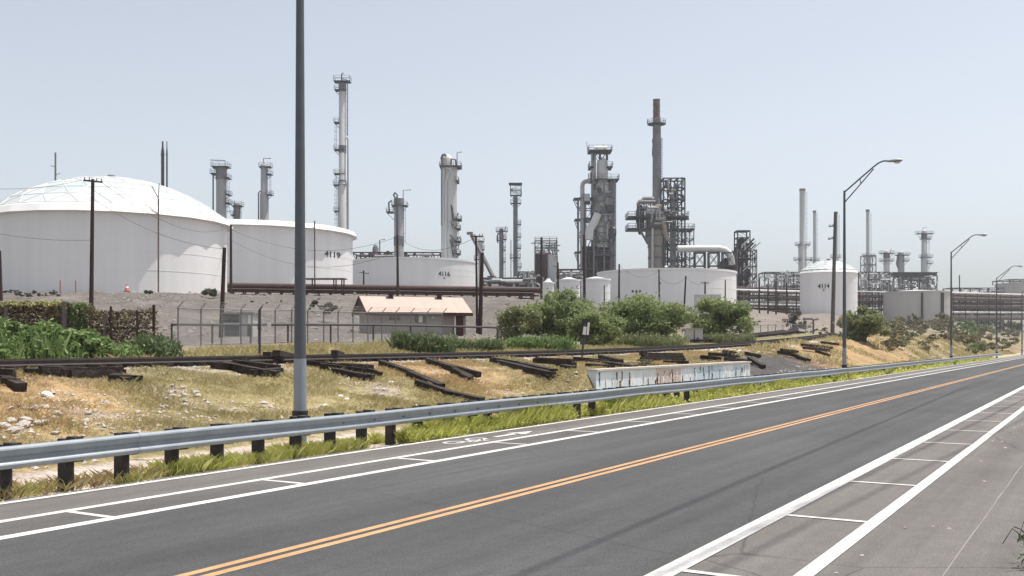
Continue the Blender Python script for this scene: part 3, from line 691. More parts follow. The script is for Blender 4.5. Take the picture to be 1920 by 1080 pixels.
tower('distillation_column', 'white column with double platform head behind the grey tank', 1662.5, 11, 469, 480, plats=[(475, 1650, 1675), (489, 1650, 1674)], m='pale_paint', davit=[(1668, 475), (1671, 467)], bands=[(480, 2, 'mid_steel')])
tower('distillation_column', 'stubby grey column right of the white column', 1689.5, 12, 471, 485, plats=[(478, 1680, 1704), (489, 1690, 1703)], m='steel', pipes=[([(1683, 480), (1681, 495), (1684, 503)], 1.6, 'mid_steel')])
tower('distillation_column', 'tall grey column with broad flat head, farthest right', 1733, 10, 431, 480, plats=[(438, 1718, 1749), (448, 1727, 1745), (482, 1725, 1747), (494, 1736, 1747)], m='light_steel', ladders=[(1741, 440, 515)], davit=[(1729, 437), (1731, 427), (1738, 427)], bands=[(443, 2.6, 'mid_steel')], wb=12, wbot_y=478)

# brown and grey reactor at px 1003-1045
fr = Fr('reactor_tower', 'squat brown and grey vessel pair with pipes on top', 'reactor', 1024, 280)
fr.part('brown_shell', MB().lathe([(fr.X(1036.5), -1), (fr.X(1036.5), fr.Z(477))], 18, fr.X(1014.5) if False else fr.X(1015), -1.5).v and MB().lathe([(1.75, -1), (1.75, fr.Z(478)), (.9, fr.Z(474))], 18, fr.X(1015), -1.5), 'brown_steel')
fr.part('grey_shell', MB().lathe([(2.2, -1), (2.2, fr.Z(480)), (1.1, fr.Z(476))], 18, fr.X(1032), 0), 'light_steel')
fr.part('top_frame', MB().frame(fr.X(1003), fr.X(1044), -2, 2, [0, fr.Z(500), fr.Z(478), fr.Z(465), fr.Z(453)], 3, .12, True).rail(fr.X(1003), fr.X(1044), -2, 2, fr.Z(453), 1.1), 'mid_steel')
mb = MB()
for i in range(14):
    x = fr.X(rnd.uniform(1005, 1043)); z = fr.Z(rnd.uniform(455, 476)); mb.tube([(x, -1, z - 2), (x, -1, z), (x + rnd.uniform(-3, 3), -1, z)], rnd.uniform(.12, .3), 6)
fr.part('piping', mb, 'steel')

# catalytic cracker at px 1076-1158
fr = Fr('cracking_unit', 'tall dark structure wrapped in steel platforms, left of the brown tipped stack', 'refinery unit', 1122, 290); X, Z = fr.X, fr.Z
fr.part('shaft', MB().box2(X(1108.5), X(1117), -1.2, 1.2, Z(520), Z(288)), 'steel')
fr.part('upper_vessel', MB().lathe([(X(1129.5) + .6, Z(345)), (X(1132.5), Z(337)), (X(1132.5), Z(308)), (X(1131), Z(302)), (X(1126), Z(298.5)), (.1, Z(297.5))], 18, X(1129), -.8), 'light_steel')
fr.part('vessel_dome', MB().lathe([(X(1130.2), Z(303)), (X(1128.5), Z(299)), (X(1125), Z(296.8)), (.05, Z(296))], 18, X(1129), -.8), 'white_paint')
for (xl, xr, yy) in ((1103, 1146, 284.5), (1136, 1147, 315), (1104, 1112, 315), (1113, 1159, 338), (1115, 1151, 399), (1114, 1152, 453), (1114, 1152, 480)):
    pl = fr.part('platform', MB().box2(X(xl), X(xr), -3.2, 3, Z(yy) - .25, Z(yy)), 'dark_steel'); fr.part('handrail', MB().rail(X(xl), X(xr), -3.2, 3, Z(yy), 1.3, .06), 'mid_steel', pl)
fr.part('crown_drum', MB().cyl((X(1114), -1, Z(280.5)), (X(1137), -1, Z(280.5)), .85, n=14), 'white_paint')
fr.part('crown_frame', MB().frame(X(1112), X(1138), -1.8, 1.8, [Z(303), Z(285)], 2, .16, True), 'dark_steel')
fr.part('main_frame', MB().frame(X(1112), X(1150), -3, 3, [0] + [Z(y) for y in (480, 453, 426, 399, 368, 339)], 2, .18, True), 'mid_steel')
fr.part('regenerator_vessel', MB().lathe([(2.3, Z(465)), (2.3, Z(345)), (1.8, Z(341))], 20, X(1129), -.5), 'light_steel')
fr.part('side_vessel', MB().lathe([(1.0, 0), (1.0, Z(345)), (.4, Z(340))], 14, X(1147.5), -1.8), 'mid_steel')
fr.part('lower_house', MB().box2(X(1090), X(1147), -2.2, 4.5, -1, Z(463)), 'brown_steel')
mb = MB()
for yy in (478, 492, 506): mb.box2(X(1090) - .1, X(1148), -2.5, -2.25, Z(yy) - .15, Z(yy) + .15)
for xx in (1091, 1104, 1118, 1133, 1147): mb.box2(X(xx) - .14, X(xx) + .14, -2.62, -2.26, 0, Z(463))
fr.part('house_framing', mb, 'dark_steel')
fr.part('chute', MB().tube([(X(1119), -3.8, Z(404)), (X(1112), -3.8, Z(420)), (X(1104), -3.8, Z(433)), (X(1102), -3.8, Z(452))], 1.1, 12, 1.2), 'pale_paint')
fr.part('riser_pipe', MB().tube([(X(1112), -2, Z(338)), (X(1103), -2, Z(341)), (X(1095), -2, Z(343)), (X(1092), -2, Z(346)), (X(1091), -2, Z(351)), (X(1091), -2, 0)], .62, 12), 'steel')
sf = fr.part('side_frame', MB().frame(X(1084), X(1111), -2.2, 2.2, [0] + [Z(y) for y in (505, 473, 443, 413, 393, 373)], 2, .14, True), 'mid_steel')
for yy, xl in ((373, 1075), (412, 1077), (473, 1077)):
    pl = fr.part('platform', MB().box2(X(xl), X(1111), -2.6, 2.4, Z(yy) - .2, Z(yy)), 'dark_steel'); [fr.part('bracket', MB().cyl((X(xl) + .2, q_, Z(yy) - .2), (X(1085), q_, Z(yy + 20)), .12, n=5), 'mid_steel', pl) for q_ in (-2, 2)]
mb = MB(); mb2 = MB(); mb3 = MB()
for i in range(46):
    x = X(rnd.uniform(1098, 1151)); z = Z(rnd.uniform(345, 460)); L = rnd.uniform(1, 5); q = rnd.choice((mb, mb2, mb3)); y = rnd.uniform(-3.6, -2.4)
    if rnd.random() < .5: q.cyl((x, y, z), (x, y, z + L), rnd.uniform(.12, .38), n=6)
    else: q.cyl((x, y, z), (min(X(1151), x + L), y, z), rnd.uniform(.1, .3), n=6)
for i in range(22):
    x = X(rnd.uniform(1098, 1149)); z = Z(rnd.uniform(345, 455)); rnd.choice((mb, mb2, mb3)).box(x, rnd.uniform(-3.3, -1.8), z, rnd.uniform(.6, 1.9), 1, rnd.uniform(.6, 2.2))
fr.part('piping', mb, 'mid_steel'); fr.part('ducting', mb2, 'steel'); fr.part('valves', mb3, 'dark_steel')
fr.part('aerial', MB().cyl((X(1102), 0, Z(284)), (X(1100), 0, Z(266)), .09, n=5).cyl((X(1130), 0, Z(280)), (X(1131), 0, Z(270)), .08, n=5), 'mid_steel')
fr.part('ladder', MB().frame(X(1151.5), X(1154.5), -.6, .6, [0] + [Z(y) for y in range(500, 340, -12)], 1, .06, 2), 'mid_steel')

# heater with tall stack at px 1175-1297
fr = Fr('heater_unit', 'heater with tall brown tipped stack, platforms and lattice frame', 'refinery unit', 1232, 300); X, Z = fr.X, fr.Z
fr.part('stack', MB().lathe([(1.3, Z(410)), (1.28, Z(330)), (1.22, Z(240)), (1.18, Z(222))], 18, X(1231.5), 0), 'mid_steel')
mb = MB().lathe([(1.18, Z(222)), (1.02, Z(216)), (1.1, Z(208)), (1.0, Z(203)), (1.08, Z(196)), (1.0, Z(191)), (1.08, Z(188)), (1.1, Z(186.5))], 18, X(1231), 0); fr.part('stack_tip', mb, 'rust')
pl = fr.part('stack_platform', MB().lathe([(1.3, Z(236)), (2.75, Z(233.5)), (2.75, Z(232.3)), (1.2, Z(232.3))], 20, X(1231), 0), 'dark_steel')
mb = MB()
for k in range(14):
    a = 2 * math.pi * k / 14; a2 = 2 * math.pi * (k + 1) / 14; x, y = X(1231) + 2.7 * math.cos(a), 2.7 * math.sin(a); x2, y2 = X(1231) + 2.7 * math.cos(a2), 2.7 * math.sin(a2)
    mb.cyl((x, y, Z(232.3)), (x, y, Z(232.3) + 1.2), .06, n=4)
    for h_ in (.6, 1.2): mb.cyl((x, y, Z(232.3) + h_), (x2, y2, Z(232.3) + h_), .05, n=4)
mb.cyl((X(1213.5), 0, Z(232)), (X(1213.5), 0, Z(222)), .06, n=4).cyl((X(1247.5), 0, Z(232)), (X(1247.5), 0, Z(222)), .06, n=4); fr.part('handrail', mb, 'mid_steel', pl)
mb = MB().cyl((X(1239), -.3, Z(258)), (X(1239), -.3, Z(385)), .07, n=4).cyl((X(1241), -.3, Z(258)), (X(1241), -.3, Z(385)), .07, n=4)
for yy in range(262, 385, 5): mb.cyl((X(1239), -.3, Z(yy)), (X(1241), -.3, Z(yy)), .06, n=4); mb.box(X(1240.3), -.5, Z(yy), .5, .6, .07)
fr.part('stack_ladder', mb, 'mid_steel')
fr.part('stack_fins', MB().tube([(X(1224.5), -.2, Z(260)), (X(1223), -.2, Z(264)), (X(1224), -.2, Z(270)), (X(1223), -.2, Z(290)), (X(1224), -.2, Z(294))], .15, 5), 'dark_steel')
fr.part('regenerator_shell', MB().lathe([(2.65, -1), (2.65, Z(470)), (2.75, Z(461)), (3.1, Z(454)), (3.5, Z(444)), (3.5, Z(400)), (2.6, Z(393)), (1.4, Z(388))], 24, X(1232), 0), 'refractory')
mb = MB()
for yy, r in ((484, 2.72), (463, 2.78), (443, 3.55), (419, 3.56)): mb.lathe([(r - .06, Z(yy) - .25), (r + .06, Z(yy) - .25), (r + .06, Z(yy) + .25), (r - .06, Z(yy) + .25)], 24, X(1232), 0, cap0=False, cap1=False)
fr.part('shell_bands', mb, 'mid_steel')
fr.part('downcomer', MB().tube([(X(1220), -3.9, Z(430)), (X(1220), -3.9, Z(440)), (X(1220), -3.4, 0)], .36, 10), 'light_steel')
fr.part('standpipe', MB().tube([(X(1240), -4.0, Z(406)), (X(1241), -4.1, Z(425)), (X(1244), -4, Z(442)), (X(1249), -3.4, Z(452))], .7, 12), 'refractory')
for xl, xr, yy in ((1175, 1287, 408), (1175, 1241, 430), (1196, 1226, 378), (1203, 1224, 372), (1238, 1298, 431)):
    d = 3.6; pl = fr.part('platform', MB().box2(X(xl), X(xr), -d - .6 * (yy > 390), d, Z(yy) - .38, Z(yy)), 'dark_steel' if yy > 390 else 'white_paint')
    if yy > 390: fr.part('handrail', MB().rail(X(xl), X(xr), -4.2, d, Z(yy), 1.3, .07), 'mid_steel', pl)
mb = MB().frame(X(1197), X(1222), -2.6, 2.6, [Z(430), Z(408), Z(392), Z(378)], 2, .18, True); fr.part('left_frame', mb, 'mid_steel')
fr.part('cyclone', MB().lathe([(.5, Z(440)), (1.3, Z(415)), (1.3, Z(396)), (.6, Z(385))], 14, X(1200), -.5), 'dark_steel')
fr.part('right_frame', MB().frame(X(1241.5), X(1281), -2.8, 2.8, [0] + [Z(y) for y in (490, 460, 431, 408, 392, 377, 355, 337)], 3, .19, True), 'dark_steel')
fr.part('lower_frame', MB().frame(X(1254), X(1297), -3.4, 3.4, [0] + [Z(y) for y in (500, 485, 468, 450, 432)], 3, .14, 2), 'mid_steel')
fr.part('frame_vessel', MB().lathe([(1.0, 0), (1.0, Z(358)), (.5, Z(353))], 14, X(1262), 0), 'light_steel')
mb = MB(); mb2 = MB()
for i in range(70):
    x = X(rnd.uniform(1212, 1280)); z = Z(rnd.uniform(345 if x > X(1243) else 384, 430)); L = rnd.uniform(.6, 3.4); q = rnd.choice((mb, mb2)); y = rnd.uniform(-5.2, -4.0) if x < X(1250) else rnd.uniform(-2.6, 1)
    if rnd.random() < .5: q.cyl((x, y, z), (x, y, z + L), rnd.uniform(.12, .4), n=6)
    else: q.cyl((x, y, z), (x + L, y, z), rnd.uniform(.12, .45), n=6)
fr.part('piping', mb, 'steel'); fr.part('valves', mb2, 'dark_steel')
for xx, yy, ra in ((1221, 391, .9), (1231, 388, 1.1), (1241, 391, .95), (1214, 396, .7)): fr.part('cap_drum', MB().lathe([(ra, Z(404)), (ra, Z(yy + 1)), (ra * .7, Z(yy - 1.5)), (.05, Z(yy - 2.5))], 14, X(xx), -3.2), 'pale_paint' if xx != 1231 else 'refractory')
fr.part('gusset', MB().cyl((X(1197), -3, Z(432)), (X(1212), -3, Z(459)), .35, n=6).cyl((X(1197), -3, Z(432)), (X(1215), -3, Z(432)), .3, n=6), 'mid_steel')
# flue duct to the right
fd = Fr('flue_duct', 'fat pale horizontal duct bending down at its right end', 'duct', 1320, 296); X, Z = fd.X, fd.Z
fd.part('duct', MB().tube([(X(1268), -2, Z(468)), (X(1300), -2, Z(467.5)), (X(1345), -2, Z(467.5)), (X(1357), -2, Z(470)), (X(1364), -2, Z(476)), (X(1368), -2, Z(486)), (X(1369), -2, Z(498))], 1.0, 16), 'pale_paint')
mb = MB()
for xa, xb in ((1300, 1319), (1326, 1345), (1352, 1375)): mb.frame(X(xa), X(xb), -3, -1, [0, Z(500), Z(475.5)], 1, .16, 2)
fd.part('trestle', mb, 'dark_steel')
fd.part('brown_box', MB().box2(X(1354), X(1380), -1.0, 4, 0, Z(489)).box2(X(1358), X(1372), -.6, 3.6, Z(489), Z(484)), 'brown_steel')
# brown clad tower at px 1378-1405
fr = Fr('reactor_tower', 'dark brown clad tower with an open top frame, right of the flue duct', 'reactor', 1391, 310); X, Z = fr.X, fr.Z
fr.part('body', MB().box2(X(1380), X(1403), -2, 2, -1, Z(505)).box2(X(1380), X(1400), -1.7, 1.7, Z(505), Z(462)).lathe([(1.5, Z(462)), (1.5, Z(450)), (.7, Z(447))], 14, X(1390), 0), 'brown_steel')
fr.part('top_frame', MB().frame(X(1380), X(1403), -2.2, 2.2, [Z(470), Z(458), Z(447), Z(434)], 1, .16, True).box(X(1391), 0, Z(434), 4, 4.6, .25), 'dark_steel')
fr.part('side_frame', MB().frame(X(1379), X(1415), -2.6, 2.6, [0] + [Z(y) for y in (530, 515, 500, 485, 470)], 3, .13, 2), 'mid_steel')
mb = MB(); mb2 = MB()
for i in range(60):
    x = X(rnd.uniform(1380, 1412)); z = Z(rnd.uniform(460, 540)); q = rnd.choice((mb, mb2)); L = rnd.uniform(.6, 3)
    q.cyl((x, -2.7, z), (x + rnd.choice((0, L)), -2.7, z + rnd.choice((L, 0, L))), rnd.uniform(.1, .35), n=6)
fr.part('piping', mb, 'light_steel'); fr.part('valves', mb2, 'brown_steel')
fr.part('platform', MB().box2(X(1369), X(1380), -2, 2, Z(471) - .2, Z(471)), 'dark_steel')
fr.part('vent_pipe', MB().cyl((X(1414), 0, 0), (X(1417), 0, Z(480)), .15, n=6), 'steel')

# low process units
def unit(label, x0, x1, yt, yb, D, seed, dens=1.0, brown=False, roof=None):
    q = random.Random(seed); cx = (x0 + x1) / 2; fr = Fr('process_unit', label, 'refinery unit', cx, D); X, Z = fr.X, fr.Z
    h = Z(yt); n = max(2, int((x1 - x0) / 16))
    lv = [0] + [h * k / 3 for k in (1, 2, 3)] ; dp = 5
    fr.part('steel_frame', MB().frame(X(x0), X(x1), -dp, dp, lv, n, .2, True), 'brown_steel' if brown else 'dark_steel')
    a, b_, c = MB(), MB(), MB()
    for i in range(int((x1 - x0) * dens)):
        x = X(q.uniform(x0, x1)); z = q.uniform(.25, 1.0) * h; L = q.uniform(1, 7); t_ = q.choice((a, a, b_, c)); y = q.uniform(-dp - 1, dp * .5); r = q.uniform(.12, .42)
        if q.random() < .55: t_.cyl((x, y, z), (min(X(x1), x + L), y, z), r, n=6)
        elif q.random() < .7: t_.cyl((x, y, max(0, z - L)), (x, y, z), r, n=6)
        else: t_.tube([(x, y, max(0, z - L)), (x, y, z), (x + 1.2, y, z + .8), (x + 2.4, y, z), (x + 2.4, y, z - L * .5)], r, 6)
    fr.part('piping', a, 'brown_pipe' if brown else 'light_steel'); fr.part('small_piping', b_, 'steel'); fr.part('fittings', c, 'brown_steel' if brown else 'mid_steel')
    for i in range(max(1, n // 2)):
        x = X(q.uniform(x0 + 4, x1 - 4)); hh = h * q.uniform(.6, 1.0); r = q.uniform(.8, 1.5)
        fr.part('vessel', MB().lathe([(r, -.5), (r, hh - r * .5), (r * .6, hh - .1), (.05, hh)], 14, x, q.uniform(-3, 2)), q.choice(('light_steel', 'pale_paint', 'steel')))
    if roof: fr.part('air_cooler', MB().box2(X(x0), X(x1), -dp, dp, h + .3, h + 1.2).box2(X(x0) - .5, X(x1) + .5, -dp - .5, dp + .5, h + 1.25, h + 1.45), roof)
    return fr
unit('low tangle of pipes and drums left of tank 4114', 1428, 1500, 512, 560, 430, 3, 2.6)
unit('pipework between tank 4114 and the white column', 1602, 1660, 512, 548, 430, 5, 2.6)
unit('long air cooler deck behind the grey tank', 1668, 1748, 518, 548, 440, 6, 2.2, roof='dark_steel')
unit('brown pipework behind tank 4116', 664, 828, 476, 500, 330, 8, .9, brown=True)
unit('pale pipework and skid right of tank 4116', 906, 1004, 524, 548, 260, 9, 1.6)
unit('brown piperack tower behind the right hand lights', 1782, 1872, 550, 600, 470, 11, 2.0, brown=True)
unit('pale pipework and drums showing behind the long dark pipe rack', 1776, 1880, 541, 590, 520, 13, 1.8)
unit('small steel unit between the slim tall column and the brown grey vessel pair', 972, 1004, 512, 540, 330, 14, 2.0)
unit('low pipework in front of the tallest structure, beyond the small white tanks', 1046, 1092, 508, 540, 270, 15, 1.6)
fr = Fr('vent_pipe', 'thin hooked vent pipe left of the curled pipe column', 'vent pipe', 712, 330); fr.part('pipe', MB().tube([(0, 0, 0), (0, 0, fr.Z(450)), (fr.X(722), 0, fr.Z(449))], .2, 6), 'mid_steel'); fr.part('drum', MB().lathe([(1.0, 0), (1.0, fr.Z(466)), (.5, fr.Z(459))], 12, fr.X(704), 0), 'mid_steel')
fr = Fr('conveyor_boom', 'slanting conveyor boom rising to the left of the paired utility poles', 'conveyor', 905, 270); X, Z = fr.X, fr.Z
fr.part('boom', MB().tube([(X(924), 0, Z(518)), (X(900), 0, Z(470)), (X(884), 0, Z(440))], .55, 4).box(X(881), 0, Z(437.5), 1.6, 1, .7), 'mid_steel')
fr.part('boom_base', MB().box2(X(914), X(930), -1.5, 1.5, 0, Z(518)), 'brown_steel')

# ------------------------------------------------------------------ pipe racks
def rack(label, a, b_, n, levels, pipes, hcol, m='brown_steel', mp='brown_pipe', wdt=2.6, zb=None):
    """a, b_: (px, D) ends on the ground; levels: beam heights; pipes: (height, radius, offset)."""
    A = Vector((*XY(*a), zb[0] if zb else gz(*a))); B = Vector((*XY(*b_), zb[1] if zb else gz(*b_))); mid = (A + B) / 2
    r = empty('pipe_rack', mid, label, 'pipe rack', 'pipe racks'); d = (B - A); L = d.length; d.normalize(); nn = Vector((-d.y, d.x, 0)).normalized()
    rz = math.atan2(d.y, d.x)
    for i in range(n + 1):
        p = A + (B - A) * (i / n); g_ = zt(p.x, p.y) - .5; mb = MB()
        for s_ in (-1, 1):
            q = p + nn * (s_ * wdt / 2); mb.box(q.x, q.y, (g_ + p.z + hcol) / 2, .26, .26, p.z + hcol - g_, rz)
        for z in levels: mb.box(p.x, p.y, p.z + z, .24, wdt + .3, .28, rz)
        mb.build('bent', m, r, world=True)
    for k_, (z, rad, off) in enumerate(pipes):
        MB().tube([A + nn * off + Vector((0, 0, z)) - d * 1, (A + B) / 2 + nn * off + Vector((0, 0, z)), B + nn * off + Vector((0, 0, z)) + d * 1], rad, 10).build('pipe', 'light_steel' if zb and k_ % 3 == 1 else mp, r, world=True)
    for z in levels:
        for s_ in (-1, 1): MB().tube([A + nn * (s_ * (wdt / 2 + .16)) + Vector((0, 0, z - .1)), B + nn * (s_ * (wdt / 2 + .16)) + Vector((0, 0, z - .1))], .13, 4).build('beam', m, r, world=True)
    return r
S_ = 160 / F
rack('brown pipe rack on short legs below tank 4119 and tank 4116', (412, 160), (998, 166), 26, [.35, 1.25], [(1.75, .42, -.9), (1.7, .36, .2), (1.6, .3, 1.0), (.75, .14, -1.2)], 1.4, m='brown_steel')
rack('brown pipe rack left of tank 4114 on tall legs', (1378, 290), (1502, 300), 7, [1.2, 3.2, 5.4, 7.2], [(1.5, .25, -.6), (3.5, .3, -.8), (3.5, .25, .5), (5.7, .3, -.5), (7.5, .45, -.2), (7.5, .35, .9), (8.3, .3, .2), (4.2, .5, .9), (2.3, .4, .6), (6.3, .2, 1.4)], 7.5, wdt=4, zb=(9.6, 9.6))
rack('brown pipe rack between tank 4114 and the grey tank', (1603, 300), (1662, 305), 5, [1.2, 3.2, 5.4, 7.2], [(1.5, .25, -.6), (3.5, .3, -.8), (5.7, .3, -.5), (7.5, .35, -.2), (8.6, .2, .2)], 8.3, wdt=4, zb=(8.7, 8.7))
rack('long dark pipe rack right of the grey tank', (1776, 400), (1925, 440), 7, [1.5, 4, 6.5, 9.5, 11.5], [(1.9, .4, -.9), (4.4, .45, -.8), (4.4, .35, .5), (7, .45, -.5), (7, .3, .9), (10, .7, -.2), (10, .4, 1.2), (12.2, .5, .2), (8.3, .5, 1.5), (5.6, .6, 1.4), (2.9, .5, 1.3), (11.2, .4, 1.4)], 12, wdt=5, zb=(9.6, 10.6))
rack('upper pipe bridge running behind tank 4114 and the grey tank', (1410, 420), (1885, 440), 15, [5.5, 8], [(6, .4, -.9), (6, .3, .4), (8.5, .45, 0), (8.5, .3, 2.6)], 8.2, wdt=4, m='dark_steel', mp='mid_steel', zb=(13, 13))
fr = Fr('pipe_shelter', 'small flat roofed shelter standing over the brown pipe rack', 'shelter', 614, 158); X, Z = fr.X, fr.Z
fr.part('roof', MB().box2(X(572), X(649), -1.2, 1.2, Z(524), Z(522)), 'mid_steel')
for x in (588, 628, 643):
    for y in (-1, 1): fr.part('post', MB().box(X(x), y, Z(524) / 2, .18, .18, Z(524)), 'brown_steel')

# ------------------------------------------------------------------ utility poles and wires
def upole(label, xb, yb, xt, yt, D, r=.15, arms=(), m='pole_wood', extras=(), z0=None):
    s = D / F; P = Vector((*XY(xb, D), gz(xb, D))); T = W(xt, yt, D)
    e = empty('utility_pole', P, label, 'utility pole', 'utility poles')
    MB().cyl(P - Vector((0, 0, .5)), T, r, r * .72, 10).build('pole', m, e, world=True)
    for (xa, ya, xc, yc) in arms:
        a, b_ = W(xa, ya, D - .2), W(xc, yc, D - .2); MB().cyl(a, b_, .07, n=6).build('crossarm', m, e, world=True)
        for k in (.05, .3, .7, .95): p = a.lerp(b_, k); MB().cyl(p, p + Vector((0, 0, .25)), .05, .03, 6).build('insulator', 'mid_steel', e, world=True)
    for (x, y, w_, h_) in extras:
        p = W(x, y, D - .35); MB().cyl(p - Vector((0, 0, h_ * s / 2)), p + Vector((0, 0, h_ * s / 2)), w_ * s / 2, n=10).build('transformer', 'mid_steel', e, world=True)
    return e
upole('dark wooden pole with crossarm in front of the dome roof tank', 170.5, 590, 174, 336, 72, .16, [(157, 338, 192, 341.5)])
upole('leaning dark stub pole left of the grey booth', 413.5, 615, 421, 464, 70, .17)
upole('dark pole in front of the left end of tank 4119', 433, 545, 433, 421, 150, .22)
upole('brown pole in front of tank 4116', 746, 552, 745, 440, 152, .22)
upole('thin dark pole with crossarm, slimmer of the pair by the tan roofed house', 895, 600, 892.5, 442, 95, .13, [(884, 443, 906, 443)])
upole('thick brown pole, stouter of the pair by the tan roofed house', 899.5, 612, 904, 474, 92, .22)
upole('dark pole in front of the squat brown and grey vessels', 1015, 560, 1015, 445, 170, .22)
upole('short dark pole left of the small lettered tank', 1047, 560, 1046, 492, 172, .2, [(1047, 507, 1066, 507)])
upole('dark pole between the two small white tanks', 1096, 580, 1095, 440, 160, .24)
upole('thin pole at the left part of the wide white tank', 1160.5, 582, 1161, 495, 180, .2)
upole('thin pole with a small fixture at the middle of the wide white tank', 1236.5, 580, 1235.5, 505, 190, .18, extras=[(1238, 531, 3, 4)])
upole('leaning thin pole right of the middle of the wide white tank', 1282, 590, 1286, 517, 180, .19)
upole('short pole with crossarm by the small white shed', 1322, 578, 1322, 528, 200, .2, [(1314, 530, 1329, 531)])
upole('thin pole at the right end of the wide white tank', 1359.5, 580, 1360, 525, 195, .15)
upole('short thin pole before the small white tank by the wide one', 1133, 578, 1133, 535, 182, .13)
upole('stubby pole with crossarm in front of tank 4116', 682, 540, 682, 507, 200, .2, [(674, 511, 692, 513)])
upole('big leaning grey pole in front of tank 4114', 1560.5, 598, 1566.5, 398, 120, .25, [(1554, 425, 1563, 424), (1553, 449, 1562, 447)], m='grey_wood')
upole('dark pole cut by the left picture edge', 2, 562, -1, 470, 90, .2)
upole('tall mast with side insulators behind the dome roof tank', 104, 420, 104, 286, 260, .3, [(95, 311, 104, 313), (104, 328, 113, 325), (95, 341, 104, 342)], m='mid_steel')
for x, yt in ((1424, 520), (1440, 532), (1455, 512), (1475, 530)):
    upole('dark pole among the brown pipe rack left of tank 4114', x, 590, x, yt, 250, .22)
upole('thin far pole among the racks at right', 1799, 600, 1799, 516, 420, .3)
fl_ = Fr('floodlight_mast', 'short mast with three floodlights before the wide white tank', 'floodlight', 1193, 190)
fl_.part('mast', MB().cyl((0, 0, -1), (0, 0, fl_.Z(548)), .1, n=6).cyl((fl_.X(1185), 0, fl_.Z(548)), (fl_.X(1201), 0, fl_.Z(548)), .07, n=6), 'mid_steel')
for x in (1186, 1193, 1200): fl_.part('floodlight', MB().box(fl_.X(x), -.1, fl_.Z(546), .35, .4, .4), 'dark_steel')
def wire(label, a, b_, sag, r=.02, n=24, mat_='wire'):
    a, b_ = Vector(a), Vector(b_)
    P = [a.lerp(b_, i / n) - Vector((0, 0, sag * 4 * (i / n) * (1 - i / n))) for i in range(n + 1)]
    return tag(MB().tube(P, r, 4).build('overhead_wire', mat_, loc=tuple(a)), label, 'wire', 'overhead wires')
wire('wire from the crossarm pole off to the left across the dome roof tank', W(158, 337, 72), W(-260, 300, 66), 1.2, .013)
wire('wire sagging from the crossarm pole to the stub pole by the booth', W(174, 372, 72), W(421, 467, 70), .7, .013)
wire('wire crossing low over the dome roof tank to the left edge', W(174, 450, 72), W(-200, 380, 70), .8, .013)
wire('upper wire between the crossarm pole and the pole by tank 4119', W(190, 341, 72), W(433, 424, 150), 2.0, .02)
wire('upper wire from the pole by tank 4119 past the light pole', W(433, 430, 150), W(745, 444, 152), 2.6, .025)
wire('lower wire from the pole by tank 4119 past the light pole', W(433, 450, 150), W(745, 470, 152), 3.2, .025)
wire('wire from the brown pole to the paired poles across tank 4116', W(745, 444, 152), W(892, 445, 95), 1.6, .02)
wire('wire swagged over the wide white tank, left span', W(1161, 497, 180), W(1235, 508, 190), 1.6, .025)
wire('wire swagged over the wide white tank, middle span', W(1236, 520, 190), W(1286, 520, 180), 1.2, .025)
wire('wire swagged over the wide white tank, right span', W(1286, 520, 180), W(1322, 530, 200), .7, .025)
# roadside line out of frame to the right: its cables throw the thin shadows on the near lanes
offx, offy = -math.sin(SUN_AZ) / math.tan(SUN_EL), -math.cos(SUN_AZ) / math.tan(SUN_EL)
def road_cable(label, x0, y0, x1, y1, z, r):
    h = z; A = Vector((x0 - offx * h, y0 - offy * h, z)); B = Vector((x1 - offx * h, y1 - offy * h, z)); d = (B - A) / (y1 - y0)
    wire(label, A - d * 40, B + d * 14, 0, r)
road_cable('thick overhead cable above the right hand lane', -4.75, 13.8, -5.5, 40, 17.0, .03)
road_cable('overhead cable above the hatched buffer', -3.42, 12.0, -2.75, 40, 17.0, .032)
road_cable('outer overhead cable above the right hand shoulder', -2.95, 12.5, -1.6, 40, 17.6, .024)

# ------------------------------------------------------------------ house, booth, cabinets
def prism(mb, x0, x1, y0, y1, z0, z1, zr):     # gabled solid, ridge along x
    ym = (y0 + y1) / 2
    mb.add([(x0, y0, z0), (x1, y0, z0), (x1, y1, z0), (x0, y1, z0), (x0, y0, z1), (x1, y0, z1), (x1, y1, z1), (x0, y1, z1), (x0, ym, zr), (x1, ym, zr)],
           [(0, 1, 5, 4), (1, 2, 6, 9, 5), (2, 3, 7, 6), (3, 0, 4, 8, 7), (4, 5, 9, 8), (6, 7, 8, 9), (3, 2, 1, 0)])
    return mb
HD = 85; HS = HD / F
hx, hy = XY(697, HD); hz = gz(760, HD) - .1
house = empty('house', (hx, hy, hz), 'low stucco house with a tan metal roof behind the fence', 'house', None, PSI + R_(20))
LL = (878 - 708) * HS / math.cos(R_(20)) * 1.02; DW = 5.2
ze = yz(583, HD) - hz; zr = yz(557.5, HD + 2) - hz
prism(MB(), 0, LL, 0, DW, -.3, ze, zr - .25).build('wall', 'stucco', house, smooth=False)
mb = MB(); ov = .45; ym = DW / 2; sl = (zr - ze) / ym
for sgn in (0, 1):
    ya, yb_ = (-ov, ym) if sgn == 0 else (DW + ov, ym); za = ze - ov * sl; zb = zr
    V = [(-.55, ya, za), (LL + .5, ya, za), (LL + .5, yb_, zb), (-.55, yb_, zb)]; V += [(x, y, z + .12) for x, y, z in V]
    mb.add(V, [(0, 1, 2, 3), (7, 6, 5, 4), (0, 4, 5, 1), (1, 5, 6, 2), (3, 7, 4, 0)])
rf = mb.build('roof', 'roof_tan', house, smooth=False)
mb = MB().box2(-.55, LL + .5, -ov - .06, -ov - .003, ze - ov * sl - .16, ze - ov * sl + .13)
